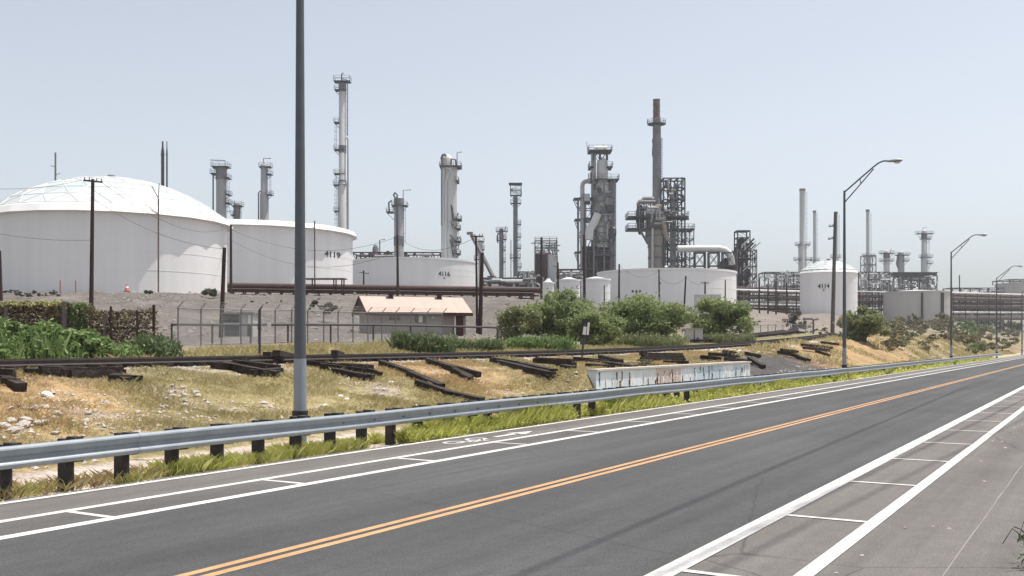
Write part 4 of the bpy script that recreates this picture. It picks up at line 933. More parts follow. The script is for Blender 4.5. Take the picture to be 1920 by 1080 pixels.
for sgn in (0, 1):
    ya, yb_ = (-ov, ym) if sgn == 0 else (DW + ov, ym); V = [(-.62, ya, ze - ov * sl - .14), (-.553, ya, ze - ov * sl - .14), (-.553, yb_, zr - .14), (-.62, yb_, zr - .14)]; V += [(x, y, z + .30) for x, y, z in V]
    mb.add(V, [(0, 1, 2, 3), (7, 6, 5, 4), (0, 4, 5, 1), (1, 5, 6, 2), (2, 6, 7, 3), (3, 7, 4, 0)])
mb.build('fascia', 'trim_brown', rf, smooth=False)
k = LL / (878 - 708)
for x in (728, 818):
    xx = (x - 708) * k + 1.2; MB().box(xx, ym - .25, zr + .12, .35, .3, .3).box(xx, ym - .25, zr + .33, .65, .5, .12).build('roof_vent', 'brown_steel', rf)
for (x0, x1, y0, y1, split) in ((739, 757, 586, 600, 0), (785, 804, 586, 605, 1)):
    X0, X1 = (x0 - 708) * k, (x1 - 708) * k; Z0, Z1 = ze - (y1 - 583) * HS, ze - (y0 - 583) * HS - .05
    wn = MB().box2(X0, X1, -.06, .04, Z0, Z1).build('window', 'trim_brown', house)
    MB().box2(X0 + .08, X1 - .08, -.075, -.062, Z0 + .08, Z1 - .08).build('pane', 'glass_dark', wn)
    if split: MB().box2(X0 + .3, X1 - .3, -.09, -.077, Z0 + .06, Z1 - .06).build('blind', 'white_trim', wn)
X0, X1 = (859 - 708) * k, (873 - 708) * k
dr = MB().box2(X0, X1, -.07, .04, -.2, ze - .1).build('door', 'trim_brown', house); MB().box2(X0 - .12, X0 - .002, -.09, .02, -.2, ze - .08).build('door_frame', 'white_trim', dr)
MB().box2(-.06, .04, 1.3, 2.6, ze - 1.1, ze - .15).build('window', 'glass_dark', house)
MB().box2((815 - 708) * k, (818 - 708) * k, -.12, -.02, ze - .6, ze - .4).build('wall_lamp', 'white_trim', house)

fr = Fr('guard_booth', 'small grey booth with dark windows behind the chain link fence', 'booth', 447, 68); X, Z = fr.X, fr.Z
fr.part('wall', MB().box2(X(420), X(474), 0, 2.2, -.2, Z(589)), 'grey_paint')
fr.part('roof', MB().box2(X(416), X(477), -.25, 2.5, Z(589), Z(586)), 'mid_steel')
fr.part('window', MB().box2(X(420.5), X(449), -.04, -.003, Z(605), Z(590)), 'glass_dark')
fr.part('panel', MB().box2(X(421), X(449), -.03, -.003, Z(630), Z(607)), 'dark_steel')
fr.part('door', MB().box2(X(464), X(472), -.04, -.003, 0, Z(591)), 'dark_steel')
fr.part('notice', MB().box2(X(465), X(471), -.07, -.045, Z(609), Z(590)), 'white_trim')
fr = Fr('signal_cabinet', 'grey metal cabinet beside the railway between two mesquite trees', 'cabinet', 1304, Du(1304, 30.5)); X, Z = fr.X, fr.Z
fr.part('body', MB().box2(X(1287), X(1318), 0, 1.2, -.2, Z(617)), 'grey_paint'); fr.part('lid', MB().box2(X(1285.5), X(1319.5), -.1, 1.3, Z(617), Z(615.5)), 'steel')
fr.part('door_seam', MB().box2(X(1301), X(1302.5), -.03, -.003, .1, Z(619)), 'dark_steel')
for cx, xl, xr, yt, D, lb in ((1318, 1305, 1330, 553, 196, 'small white shed in front of the wide white tank'), (1342, 1335, 1351, 553, 200, 'smaller white shed right of the crossarm pole by the wide tank')):
    fr = Fr('shed', lb, 'shed', cx, D); fr.part('wall', MB().box2(fr.X(xl), fr.X(xr), 0, 2, -.5, fr.Z(yt)), 'pale_paint'); fr.part('roof', MB().box2(fr.X(xl) - .15, fr.X(xr) + .15, -.15, 2.15, fr.Z(yt), fr.Z(yt - 1.5)), 'white_paint'); fr.part('door', MB().box2(fr.X(cx) - .4, fr.X(cx) + .4, -.04, -.003, 0, fr.Z(yt + 4)), 'grey_paint')
fr = Fr('low_canopy', 'low white canopy roof between the trees below the wide tank', 'canopy', 1131, 165); fr.part('roof', MB().box2(fr.X(1110), fr.X(1153), -1.5, 2, fr.Z(577), fr.Z(574.5)), 'white_paint')
for x in (1112, 1151):
    for y in (-1.2, 1.7): fr.part('post', MB().box(fr.X(x), y, fr.Z(577) / 2 - .4, .15, .15, fr.Z(577) + .8), 'steel')
fr = Fr('traffic_cone', 'orange cone on the pad below the dome roof tank', 'cone', 238, 128); fr.part('cone_body', MB().lathe([(.32, .05), (.05, 1.0)], 12), 'cone_orange'); fr.part('base', MB().box(0, 0, .03, .8, .8, .06), 'cone_orange'); fr.part('stripe', MB().lathe([(.215, .45), (.145, .7)], 12, cap0=False, cap1=False), 'white_trim')
for cx, lb in ((142, 'thin orange post left of the crossarm pole on the tank pad'), (113, 'thin orange post farthest left on the tank pad')):
    fr = Fr('marker_post', lb, 'post', cx, 126); fr.part('post', MB().cyl((0, 0, -.2), (0, 0, 1.7), .07, n=6), 'cone_orange'); fr.part('cap', MB().cyl((0, 0, 1.7), (0, 0, 1.78), .09, n=6), 'white_trim')
# pipe bend (goal-post) on the right slope
fr = Fr('pipe_bend', 'dark pipe arch on the gravel slope left of the grey leaning pole', 'pipe', 1516, 130); fr.part('pipe', MB().tube([(fr.X(1508), 0, fr.Z(598)), (fr.X(1523), 0, fr.Z(598)), (fr.X(1525), 0, fr.Z(600)), (fr.X(1525), 0, -.2)], .12, 6), 'dark_steel'); fr.part('flange', MB().cyl((fr.X(1508) - .1, 0, fr.Z(598)), (fr.X(1508), 0, fr.Z(598)), .2, n=8), 'dark_steel')

# ------------------------------------------------------------------ fences
def fence_line(label, pts, m='dark_steel', barb=True, h=2.1, mesh=True):
    P = [Vector((*XY(px, D), gz(px, D) - .05)) for px, D in pts]
    r = empty('chain_link_fence', P[0], label, 'fence')
    for p in P:
        mb = MB().cyl(p - Vector((0, 0, .3)), p + Vector((0, 0, h)), .045, n=6)
        if barb: mb.cyl(p + Vector((0, 0, h)), p + Vector((.30 * cp, .30 * sp, h + .33)), .03, n=5)
        mb.build('post', 'mid_steel', r, world=True)
    MB().tube([p + Vector((0, 0, h - .05)) for p in P], .03, 5).build('top_rail', 'mid_steel', r, world=True)
    MB().tube([p + Vector((0, 0, .1)) for p in P], .02, 4).build('bottom_rail', 'mid_steel', r, world=True)
    if barb:
        for q in (.12, .22, .32): MB().tube([p + Vector((.9 * q * cp, .9 * q * sp, h + q)) for p in P], .008, 3).build('barbed_wire', 'mid_steel', r, world=True)
    for a, b_ in zip(P, P[1:]):
        d = b_ - a; o = MB().add([(0, 0, .08), (math.hypot(d.x, d.y), 0, .08 + d.z), (math.hypot(d.x, d.y), 0, h - .05 + d.z), (0, 0, h - .05)], [(0, 1, 2, 3)]).build('mesh_panel', 'chain_link', r)
        o.location = a - P[0]; o.rotation_euler = (0, 0, math.atan2(d.y, d.x))
    return r
fence_line('chain link fence with barbed wire arms in front of the house', [(334, 54), (377, 55.5), (415, 57), (452, 58.5), (485, 59.5), (516, 61), (547, 62), (577, 63), (607, 64.5), (634, 65.5), (662, 66.5), (690, 67.5), (716, 68.5), (742, 69.5), (770, 70.5), (800, 71.5), (830, 72.5)])
fence_line('far low fence along the foot of the gravel slope, right of the cabinet', [(1398 + 14 * i, 112 + 1.6 * i) for i in range(10)], barb=False, h=1.5)
# pipe barrier
r = empty('pipe_barrier', (*XY(620, 63), gz(620, 63)), 'long dark horizontal pipe on posts across the yard in front of the house', 'barrier')
P = [W(322, 608, 56), W(420, 609, 58.5), W(560, 608.5, 62), W(700, 609, 66), W(800, 611, 69), W(930, 614, 72)]
MB().tube(P, .075, 8).tube([P[-1], P[-1] + Vector((.1, .1, -.1)), Vector((P[-1].x + .1, P[-1].y + .1, gz(931, 72) - .2))], .09, 8).build('pipe', 'dark_steel', r, world=True)
for px, D in ((322, 56), (398, 58), (470, 60), (540, 61.5), (620, 63.7), (700, 66), (770, 68.2), (850, 70.3)):
    p = Vector((*XY(px, D), gz(px, D))); zt_ = np.interp(px, [322, 420, 560, 700, 800, 930], [q.z for q in P]); MB().cyl(p - Vector((0, 0, .3)), Vector((p.x, p.y, zt_)), .06, n=6).build('post', 'dark_steel', r, world=True)
r = empty('kerb_wall', (*XY(520, 69), gz(520, 69)), 'low pale concrete wall on the ground behind the chain link fence', 'wall')
mb = MB()
pts = [(330, 64), (420, 66), (520, 69), (640, 73), (760, 77)]
for a, b_ in zip(pts, pts[1:]):
    A = Vector((*XY(*a), gz(*a))); B = Vector((*XY(*b_), gz(*b_))); d = B - A; n_ = Vector((-d.y, d.x, 0)).normalized() * .1
    V = [A - n_ - Vector((0, 0, .3)), B - n_ - Vector((0, 0, .3)), B + n_ - Vector((0, 0, .3)), A + n_ - Vector((0, 0, .3))]; V += [v + Vector((0, 0, .62)) for v in V]
    mb.add(V, [(4, 5, 6, 7), (0, 1, 5, 4), (1, 2, 6, 5), (2, 3, 7, 6), (3, 0, 4, 7)])
mb.build('wall_run', 'concrete', r, world=True, smooth=False)
for x, y, D, lb in ((469, 600, 66.5, 0), (503, 612, 60.7, 0)): pass
fr = Fr('fence_sign', 'white notice hung on the chain link fence right of the booth', 'sign', 503.5, 60.4); fr.part('board', MB().box2(fr.X(499.5), fr.X(508), 0, .02, fr.Z(615), fr.Z(603)), 'white_trim'); fr.part('clip', MB().cyl((fr.X(501), .02, fr.Z(603)), (fr.X(501), .02, fr.Z(600)), .015, n=5).cyl((fr.X(506), .02, fr.Z(603)), (fr.X(506), .02, fr.Z(600)), .015, n=5), 'dark_steel')
fr = Fr('steel_post', 'dark steel post standing alone by the railway in front of the booth', 'post', 487, Du(487, 28.6)); fr.part('post', MB().cyl((0, 0, -.3), (0, 0, fr.Z(580)), .05, n=8), 'dark_steel'); fr.part('arm', MB().cyl((0, 0, fr.Z(580)), (fr.X(492), 0, fr.Z(575)), .03, n=6), 'dark_steel'); fr.part('lock_box', MB().box(0, -.06, fr.Z(613), .12, .08, .2), 'dark_steel')

# ------------------------------------------------------------------ railway track
def track(label, u, y0, y1, curve=0, dz=0):
    def pos(y, off): 
        return Vector((-(u + off + curve * max(0, y - 104) ** 2), y, 0))
    def zz(y): return zrail(y) + dz
    r = empty('railway_track', (-(u), (y0 + y1) / 2, zz((y0 + y1) / 2)), label, 'railway track')
    for off in (-.72, .72):
        mb = MB(); ys_ = np.arange(y0, y1 + .1, 2.0)
        prof = [(-.065, 0), (.065, 0), (.065, .02), (.012, .045), (.012, .115), (.036, .125), (.036, .16), (-.036, .16), (-.036, .125), (-.012, .115), (-.012, .045), (-.065, .02)]
        V = []
        for y in ys_:
            p = pos(y, off); V += [(p.x + a, p.y, zz(y) + .06 + b_) for a, b_ in prof]
        n_ = len(prof); mb.add(V, [(i * n_ + k, i * n_ + (k + 1) % n_, (i + 1) * n_ + (k + 1) % n_, (i + 1) * n_ + k) for i in range(len(ys_) - 1) for k in range(n_)]); mb.build('rail', 'rail_steel', r, world=True)
    first = []; rest = MB(); k = 0
    y = y0
    while y < y1:
        p = pos(y, 0); L = 2.55 + rnd.uniform(-.1, .15); 
        if 5 < y and k < 98: MB().box(p.x + rnd.uniform(-.08, .08), y, zz(y) - .02, L, .23, .17, rnd.uniform(-.03, .03)).build('sleeper', 'tie_wood', r, world=True); k += 1
        else: rest.box(p.x, y, zz(y) - .02, L, .23, .17, rnd.uniform(-.03, .03))
        y += .62
    o = rest.build('sleepers', 'tie_wood', r, world=True); o['kind'] = 'stuff'
    return r
track('rusty single railway track along the top of the embankment', 25.3, -6, 150, .006)
track('second siding track behind the first, on a slightly higher bed', 31.0, 82, 125, .006, .30)

# ------------------------------------------------------------------ old sleepers dumped on the bank
tie_me = None
def tie(px0, py0, px1, py1, D0, label, L=2.6, th=.21, wd=.25, D1=None):
    """a dumped sleeper lying between two points of the bank"""
    a = W(px0, py0, D0); b_ = W(px1, py1, D1 or D0 - .6); d = (b_ - a).normalized(); c = (a + b_) / 2
    L = max(.5, min((b_ - a).length, 4.5))
    q = Vector((0, 0, 1)); e = d.cross(q).normalized(); g_ = e.cross(d)
    V = [d * (sx * L / 2) + e * (sy * wd / 2) + g_ * (sz * th / 2) for sx in (-1, 1) for sy in (-1, 1) for sz in (-1, 1)]
    V = [v + Vector((rnd.uniform(-.012, .012), rnd.uniform(-.012, .012), rnd.uniform(-.012, .012))) for v in V]
    o = MB().add(V, [(0, 1, 3, 2), (4, 6, 7, 5), (0, 4, 5, 1), (2, 3, 7, 6), (0, 2, 6, 4), (1, 5, 7, 3)]).build('railway_sleeper', 'tie_wood', smooth=False, loc=None)
    o.location = c; tag(o, label, 'railway tie', 'old railway ties dumped on the bank'); return o
def Dz(px, py):       # depth where the ray through a pixel meets the bank
    for u in np.arange(15.5, 30, .05):
        D = Du(px, u); x, y = XY(px, D)
        if zt(x, y) >= yz(py, D): return D
    return Du(px, 23.5)
def ties(label, lst):
    for it in lst:
        x0, y0, x1, y1 = it[:4]; up = it[4] if len(it) > 4 else 0
        Da, Db = Dz(x0, y0 + 5 + up), Dz(x1, y1 + 5 + up); tie(x0, y0, x1, y1, Da - .15, label, D1=Db - .15)
ties('dark railway tie in the stack at the left picture edge', [(-30, 706, 30, 706), (-25, 699, 26, 700, 8), (-20, 715, 34, 719), (8, 712, 40, 727)])
ties('dark railway tie lying lengthwise below the rail in front of the broad leaved bushes', [(45, 698, 140, 701), (75, 694, 185, 697, 5), (130, 701, 232, 700), (165, 696, 228, 695, 5), (205, 710, 265, 712), (212, 707, 240, 716)])
ties('dark railway tie in the long pile just left of the near light pole', [(392, 672, 470, 681), (400, 677, 505, 690), (440, 680, 522, 690), (420, 684, 500, 700), (450, 692, 520, 702), (470, 700, 526, 696), (395, 685, 430, 688)])
ties('short dark railway tie poking up behind the rail by the near light pole', [(508, 660, 562, 672), (492, 664, 520, 668)])
ties('stubby dark railway tie standing askew behind the rail', [(620, 660, 645, 668)])
ties('dark railway tie in the pile just right of the near light pole', [(575, 681, 660, 690), (600, 686, 690, 697), (640, 686, 698, 689), (625, 696, 690, 708), (655, 703, 700, 708), (690, 696, 713, 703), (660, 694, 705, 700)])
ties('long thin rusty beam sliding down the bank, upper one', [(715, 680, 770, 700), (768, 701, 828, 726)])
ties('long thin rusty beam sliding down the bank, lower one', [(782, 718, 840, 738), (836, 738, 905, 752)])
ties('dark railway tie in the slanting pair right of the rusty beams', [(803, 676, 855, 693), (840, 687, 898, 702), (850, 694, 882, 710), (866, 706, 882, 712)])
ties('dark railway tie in the bundle left of the crossing post', [(922, 674, 985, 684), (930, 678, 1000, 694), (975, 684, 1040, 697), (985, 692, 1038, 703), (1005, 674, 1075, 677), (1000, 676, 1072, 681, 3), (1045, 681, 1077, 684), (1055, 688, 1075, 692)])
ties('dark railway tie in the heap above the left end of the painted wall', [(1078, 673, 1140, 679), (1090, 676, 1155, 685), (1125, 669, 1165, 678), (1130, 680, 1190, 690), (1100, 686, 1150, 689)])
ties('dark railway tie in the stack above the middle of the painted wall', [(1202, 664, 1278, 665), (1205, 669, 1280, 670), (1203, 674, 1282, 675), (1245, 680, 1290, 681)])
ties('dark railway tie strewn above the right end of the painted wall', [(1315, 669, 1350, 673), (1330, 664, 1375, 667), (1360, 673, 1400, 677), (1398, 662, 1425, 668), (1405, 672, 1432, 688)])
ties('dark railway tie scattered on the far crest left of the bushy tree', [(1458, 660, 1498, 668), (1475, 662, 1520, 676), (1490, 667, 1512, 675), (1500, 646, 1545, 650), (1505, 652, 1556, 657), (1520, 648, 1560, 653), (1530, 658, 1556, 667), (1540, 642, 1572, 646), (1465, 656, 1495, 660)])

# painted concrete wall
mb = MB(); yA, yB = WALL_Y0, WALL_Y1; hW = 1.06
wl = MB().box2(-16.25, -15.95, yA, yB, -.3, hW).build('concrete_wall', 'wall_paint', loc=(-16.1, (yA + yB) / 2, 0), smooth=False)
tag(wl, 'pale painted concrete wall with black drips and graffiti above the guardrail', 'wall')
MB().box2(-16.32, -15.88, yA - .02, yB + .02, hW, hW + .07).build('coping', 'concrete', wl, world=True, smooth=False)
q = random.Random(4); mats = {'white_trim': MB(), 'black_paint': MB(), 'stucco_pink': MB(), 'sky_blue': MB()}
mat('stucco_pink', (.50, .43, .40), .85, .1, 2); mat('sky_blue', (.44, .56, .64), .8, .1, 2); mat('pale_blue', (.60, .68, .73), .8, .1, 2)
XF = -15.95
for i in range(13):       # rolled-on paint fields, butted end to end
    y0 = yA + (yB - yA) * i / 13; y1 = yA + (yB - yA) * (i + 1) / 13
    MB().box2(XF, XF + .006, y0 + .004, y1 - .004, 0.02, hW - .02 - q.uniform(0, .12)).build('paint_patch', ('pale_blue', 'wall_paint', 'pale_blue', 'wall_paint', 'stucco_pink', 'stucco_pink', 'pale_blue', 'sky_blue', 'sky_blue', 'sky_blue', 'pale_blue', 'sky_blue', 'pale_blue')[i], wl, world=True, smooth=False)
mb = MB(); mb2 = MB()
def drip(mb, y, z1, z0, w0, xf):
    P = []; z = z1; n_ = 6
    L = []; Rr = []
    for k in range(n_ + 1):
        z = z1 + (z0 - z1) * k / n_; yy = y + q.uniform(-.03, .03); wd = w0 * (1 - .6 * k / n_) * q.uniform(.6, 1.4)
        L.append((xf, yy - wd / 2, z)); Rr.append((xf, yy + wd / 2, z))
    for k in range(n_): mb.add([L[k], L[k + 1], Rr[k + 1], Rr[k]], [(0, 3, 2, 1)])
for i in range(46):
    y = q.uniform(yA + .2, yB - .2); z1 = q.uniform(.55, hW - .05); drip(mb, y, z1, max(.03, z1 - q.uniform(.2, .9)), q.uniform(.04, .16), XF + .009)
for i in range(26):
    y = q.uniform(yA + .2, yB - .2); z1 = q.uniform(.5, hW - .05); drip(mb2, y, z1, max(.03, z1 - q.uniform(.2, .7)), q.uniform(.06, .2), XF + .012)
mb.build('black_graffiti', 'black_paint', wl, world=True, smooth=False); mb2.build('white_graffiti', 'white_trim', wl, world=True, smooth=False)

# crossing post
D_ = Du(1093, 23.2); fr = Fr('railway_sign', 'leaning dark post with two white narrow plates beside the track', 'sign', 1090, D_); X, Z = fr.X, fr.Z
fr.part('post', MB().cyl((0, 0, -.3), (X(1097), 0, Z(607)), .05, n=8), 'dark_steel')
fr.part('plate', MB().add([(X(a), -.08 + c, Z(b_)) for c in (0, .03) for a, b_ in ((1092, 627), (1098, 628), (1100, 613), (1094, 612))], [(0, 1, 2, 3), (7, 6, 5, 4), (0, 4, 5, 1), (1, 5, 6, 2), (2, 6, 7, 3), (3, 7, 4, 0)]), 'white_trim')
fr.part('plate', MB().add([(X(a), -.08 + c, Z(b_)) for c in (0, .03) for a, b_ in ((1099.5, 628), (1103.5, 628), (1106, 605), (1102, 604))], [(0, 1, 2, 3), (7, 6, 5, 4), (0, 4, 5, 1), (1, 5, 6, 2), (2, 6, 7, 3), (3, 7, 4, 0)]), 'white_trim')
fr.part('backing', MB().box(X(1097), .02, Z(618), .34, .03, 1.1), 'black_paint'); fr.part('box', MB().box(X(1093), -.02, Z(640), .3, .2, .35), 'dark_steel')

# ------------------------------------------------------------------ rocks
rock_ms = []
for k in range(5):
    mb = MB(); mb.lathe([(.25, -.3), (.62, -.15), (.7, .1), (.45, .36), (.12, .45)], 8)
    mb.v = [(x * (1 + .5 * mnoise.noise((x * 2 + k * 9, y * 2, z * 2))), y * (1 + .5 * mnoise.noise((x * 2, y * 2 + k * 5, z * 2 + 4))), z * (1 + .4 * mnoise.noise((x * 3, y * 3 + k, z)))) for x, y, z in mb.v]
    o = mb.build('rock', 'rock', smooth=False); rock_ms.append(o.data); bpy.data.objects.remove(o)
def rock(px, py, s, label, m=None, sq=.7):
    D = Dz(px, py + 2); x, y = XY(px, D); o = bpy.data.objects.new('rock', rnd.choice(rock_ms)); C.objects.link(o)
    if m:
        o.data = o.data.copy(); o.data.materials.clear(); o.data.materials.append(M[m])
    o.location = (x, y, zt(x, y) + s * .1); o.scale = (s, s * rnd.uniform(.7, 1.2), s * sq * rnd.uniform(.8, 1.2)); o.rotation_euler = (rnd.uniform(-.4, .4), rnd.uniform(-.4, .4), rnd.uniform(0, 6))
    tag(o, label, 'rock', 'pale rocks on the bank')
rock(90, 742, .19, 'round white rock on the bank near the left edge', 'rock_white', .95)
for i in range(30): rock(rnd.gauss(337, 26), rnd.gauss(738, 17), rnd.uniform(.05, .17), 'pale rock in the rubble patch above the guardrail, left of the near light pole')
for i in range(26): rock(rnd.uniform(0, 110), rnd.uniform(755, 812), rnd.uniform(.06, .24), 'pale rock in the rubble at the foot of the bank, far left')
for i in range(16): rock(rnd.uniform(160, 300), rnd.uniform(770, 815), rnd.uniform(.05, .15), 'pale rock scattered at the foot of the bank left of the near light pole')
for x, y in ((638, 742), (650, 748), (733, 716), (610, 760), (720, 730), (780, 760)): rock(x, y, rnd.uniform(.08, .15), 'pale rock on the dry bank right of the near light pole', 'rock_white')
for i in range(24): rock(rnd.uniform(1320, 1480), rnd.uniform(652, 664) - (0 if False else 0), rnd.uniform(.1, .22), 'pale rock along the ballast shoulder above the slag heap', 'rock_white')
for i in range(24): rock(rnd.uniform(1690, 1800), rnd.uniform(650, 676), rnd.uniform(.15, .4), 'pale rock in the boulder slope by the third street light')

# loose stones, too many to count (see below)
def stones(name, XYs, size, m, dz=0.0):
    V = []
    base = np.array([(1, 0, 0), (0, 1, 0), (-1, 0, 0), (0, -1, 0), (0, 0, .8), (0, 0, -.5)], dtype=float); T = [(0, 1, 4), (1, 2, 4), (2, 3, 4), (3, 0, 4)]
    for (x, y), s_ in zip(XYs, size):
        a = rnd.uniform(0, 6.28); c, q = math.cos(a), math.sin(a); b_ = base * np.array([rnd.uniform(.6, 1.3), rnd.uniform(.6, 1.3), rnd.uniform(.5, 1.1)]) + np.array([[rnd.uniform(-.2, .2) for _ in range(3)] for _ in range(6)])
        b_ = np.stack([b_[:, 0] * c - b_[:, 1] * q, b_[:, 0] * q + b_[:, 1] * c, b_[:, 2]], 1) * s_ + np.array([x, y, zt(x, y) + s_ * .05 + dz])
        for t_ in T: V += [b_[i] for i in t_]
    V = np.array(V); c0 = (float(V[:, 0].mean()), float(V[:, 1].mean()), 0); o = npmesh(name, V, None, m, None, loc=c0, per=3); tag(o, kind='stuff'); return o
L_ = []
for i in range(5200):
    px_, D_ = rnd.uniform(150, 1650), 70 + 130 * rnd.random() ** 1.2; x, y = XY(px_, D_)
    if -x > 40 and mnoise.noise((x * .08, y * .08, 3.3)) > -.25: L_.append((x, y))
stones('slope_rubble', L_, [rnd.uniform(.06, .26) * (1 + .8 * (rnd.random() < .06)) for _ in L_], 'gravel_stone')
L_ = []
for i in range(9000):
    x, y = -rnd.uniform(15.4, 22.8), 5 + 75 * rnd.random() ** 1.4
    if WALL_Y0 - .5 < y < WALL_Y1 + .3 and x > -16.6: continue
    if mnoise.noise((x * .3, y * .3, 6.3)) > .02: L_.append((x, y))
stones('bank_rubble', L_, [rnd.uniform(.02, .07) * (1 + .8 * (rnd.random() < .08)) for _ in L_], 'rock')
grit = [(rnd.uniform(-2.2, .6), rnd.uniform(9, 45)) for _ in range(90)] + [(rnd.uniform(-12.6, -12.45), rnd.uniform(6, 60)) for _ in range(260)]
L_ = [(-rnd.uniform(23.2, 28.0), -4 + 130 * rnd.random() ** 1.3) for _ in range(9000)]
stones('road_grit', grit, [rnd.uniform(.008, .03) for _ in grit], 'rock', .034)
stones('ballast_stones', L_, [rnd.uniform(.03, .06) for _ in L_], 'ballast')
# ------------------------------------------------------------------ plants
RS = np.random.RandomState(11)
def leaves(P, size, aspect=1.6, up=0.0):
    n = len(P); d = RS.normal(size=(n, 3)); d[:, 2] = d[:, 2] * .7 + up; d /= np.linalg.norm(d, axis=1)[:, None] + 1e-9
    q = RS.normal(size=(n, 3)); e = np.cross(d, q); e /= np.linalg.norm(e, axis=1)[:, None] + 1e-9
    s = size * RS.uniform(.55, 1.3, n)[:, None]; a = d * s * aspect / 2; b_ = e * s / 2
    return np.stack([P - a, P - b_ * .9, P + a, P + b_ * .9], axis=1).reshape(-1, 3)
def crown_pts(n, rx, ry, rz, clumps, seed, low=.0):
    rs = np.random.RandomState(seed); c = rs.normal(size=(clumps, 3)); c /= np.linalg.norm(c, axis=1)[:, None]; c *= (rs.uniform(.25, .98, clumps) ** .7)[:, None]
    c[:, 2] = np.where(c[:, 2] < -.75, -c[:, 2] * .5, c[:, 2]); cr = rs.uniform(.13, .40, clumps)
    k = rs.randint(0, clumps, n); d = rs.normal(size=(n, 3)); d /= np.linalg.norm(d, axis=1)[:, None]
    p = c[k] + d * (cr[k] * rs.uniform(.35, 1.05, n) ** .5)[:, None]
    t_ = np.clip(.25 + .5 * (rs.uniform(0, 1, clumps)[k]) + rs.normal(0, .2, n), 0, 1)
    far = rs.uniform(0, 1, n) < .14; p[far] += d[far] * rs.uniform(.02, .16, far.sum())[:, None]; p[far, 2] += rs.uniform(0, .10, far.sum())
    return p * np.array([rx, ry, rz]), t_
def bush(name, label, cat, px0, px1, yt, yb, D, m, n=2500, leaf=.10, clumps=26, seed=1, trunk=True, group=None, depth=.8, droop=False):
    cx = (px0 + px1) / 2; x, y = XY(cx, D); z = gz(cx, D); s = D / F
    rx = (px1 - px0) / 2 * s * 1.02; top = yz(yt, D) - z; bot = max(0.0, yz(yb, D) - z); rz = (top - bot) / 2; cz = (top + bot) / 2
    r = empty(name, (x, y, z), label, cat, group, PSI)
    p, t_ = crown_pts(n, rx * .92, rx * depth, rz * 1.0, clumps, seed); p[:, 2] += cz
    p[:, 2] = np.maximum(p[:, 2], .03)
    npmesh('crown', leaves(p, leaf * .9, 2.5 if name == 'mesquite_tree' else 1.8, -.5 if droop else .2), None, m, t_, parent=r)
    if trunk:
        q = random.Random(seed); mb = MB(); k = 5 if trunk is True else trunk
        for i in range(k):
            a = q.uniform(0, 6.28); tx, ty = math.cos(a) * rx * q.uniform(.2, .6), math.sin(a) * rx * .5
            mb.tube([(q.uniform(-.15, .15), q.uniform(-.15, .15), -.2), (tx * .35, ty * .35, cz * .5), (tx * .8, ty * .8, cz), (tx, ty, cz + rz * .6)], max(.03, rz * .05), 6, .012)
        mb.build('trunk', 'bark', r)
    return r
G = 'mesquite trees beyond the track'
bush('mesquite_tree', 'pale leafed mesquite at the left of the tree row', 'tree', 928, 1020, 574, 662, 74, 'mesquite', 5600, .13, 24, 21, group=G)
bush('mesquite_tree', 'big mesquite behind the railway post', 'tree', 982, 1134, 552, 662, 77, 'tree_green', 19000, .14, 46, 22, group=G)
bush('mesquite_tree', 'broad mesquite in the middle of the tree row', 'tree', 1120, 1300, 558, 664, 79, 'tree_green', 21000, .14, 52, 23, group=G)
bush('mesquite_tree', 'shaggy low mesquite filling the gap left of the broad one', 'tree', 1060, 1180, 584, 668, 73, 'tree_green', 11000, .13, 30, 33, group=G)
bush('mesquite_tree', 'round mesquite right of the grey cabinet', 'tree', 1288, 1410, 557, 650, 92, 'tree_green', 14000, .15, 36, 24, group=G)
bush('mesquite_tree', 'grey green willowy tree beside the second street light', 'tree', 1572, 1668, 580, 676, Du(1620, 21.5), 'mesquite', 11000, .19, 38, 25, trunk=7, droop=True)
G = 'reeds behind the track'
def reeds(label, px0, px1, yt, yb, D, n, m, seed, h_=None, wd=.045):
    rs = np.random.RandomState(seed); cx = (px0 + px1) / 2; s = D / F; x0, y0 = XY(cx, D); z0 = gz(cx, D); hw = (px1 - px0) / 2 * s; H = yz(yt, D) - z0
    k = n; ncl = max(11, int(hw * 10)); cc = rs.uniform(-1, 1, ncl); ch = rs.uniform(.65, 1.05, ncl); ci = rs.randint(0, ncl, k)
    bx_ = np.clip(cc[ci] + rs.normal(0, .12, k), -1.05, 1.05) * hw; by_ = rs.uniform(-.8, .8, k)
    h = H * ch[ci] * rs.uniform(.35, 1.0, k) ; lx = rs.normal(0, .16, k) * h; ly = rs.normal(0, .16, k) * h; ww = wd * rs.uniform(.6, 1.4, k)
    an = rs.uniform(0, 3.14, k); wx, wy = np.cos(an) * ww, np.sin(an) * ww
    V = np.zeros((k, 4, 3)); V[:, 0] = np.stack([bx_ - wx / 2, by_ - wy / 2, 0 * h], 1); V[:, 1] = np.stack([bx_ + wx / 2, by_ + wy / 2, 0 * h], 1)
    V[:, 2] = np.stack([bx_ + lx * .4 + wx * .5, by_ + ly * .4 + wy * .5, h * .6], 1); V[:, 3] = np.stack([bx_ + lx, by_ + ly, h], 1)
    r = empty('reed_clump', (x0, y0, z0), label, 'reeds', G, PSI); npmesh('blades', V, None, m, np.clip(rs.uniform(0, 1, ncl)[ci] * .7 + rs.normal(.1, .15, k), 0, 1), parent=r)
    p = np.stack([bx_ + lx * .8, by_ + ly * .8, h * rs.uniform(.4, 1.0, k)], 1); npmesh('leaves', leaves(p, .09, 2.4, .4), None, m, rs.uniform(0, 1, k), parent=r); return r
reeds('tall dense green reeds in front of the house', 742, 850, 614, 664, Du(795, 31), 2600, 'reed_green', 41)
reeds('shorter green reeds right of the house', 840, 940, 627, 664, Du(890, 31), 1900, 'reed_green', 42)
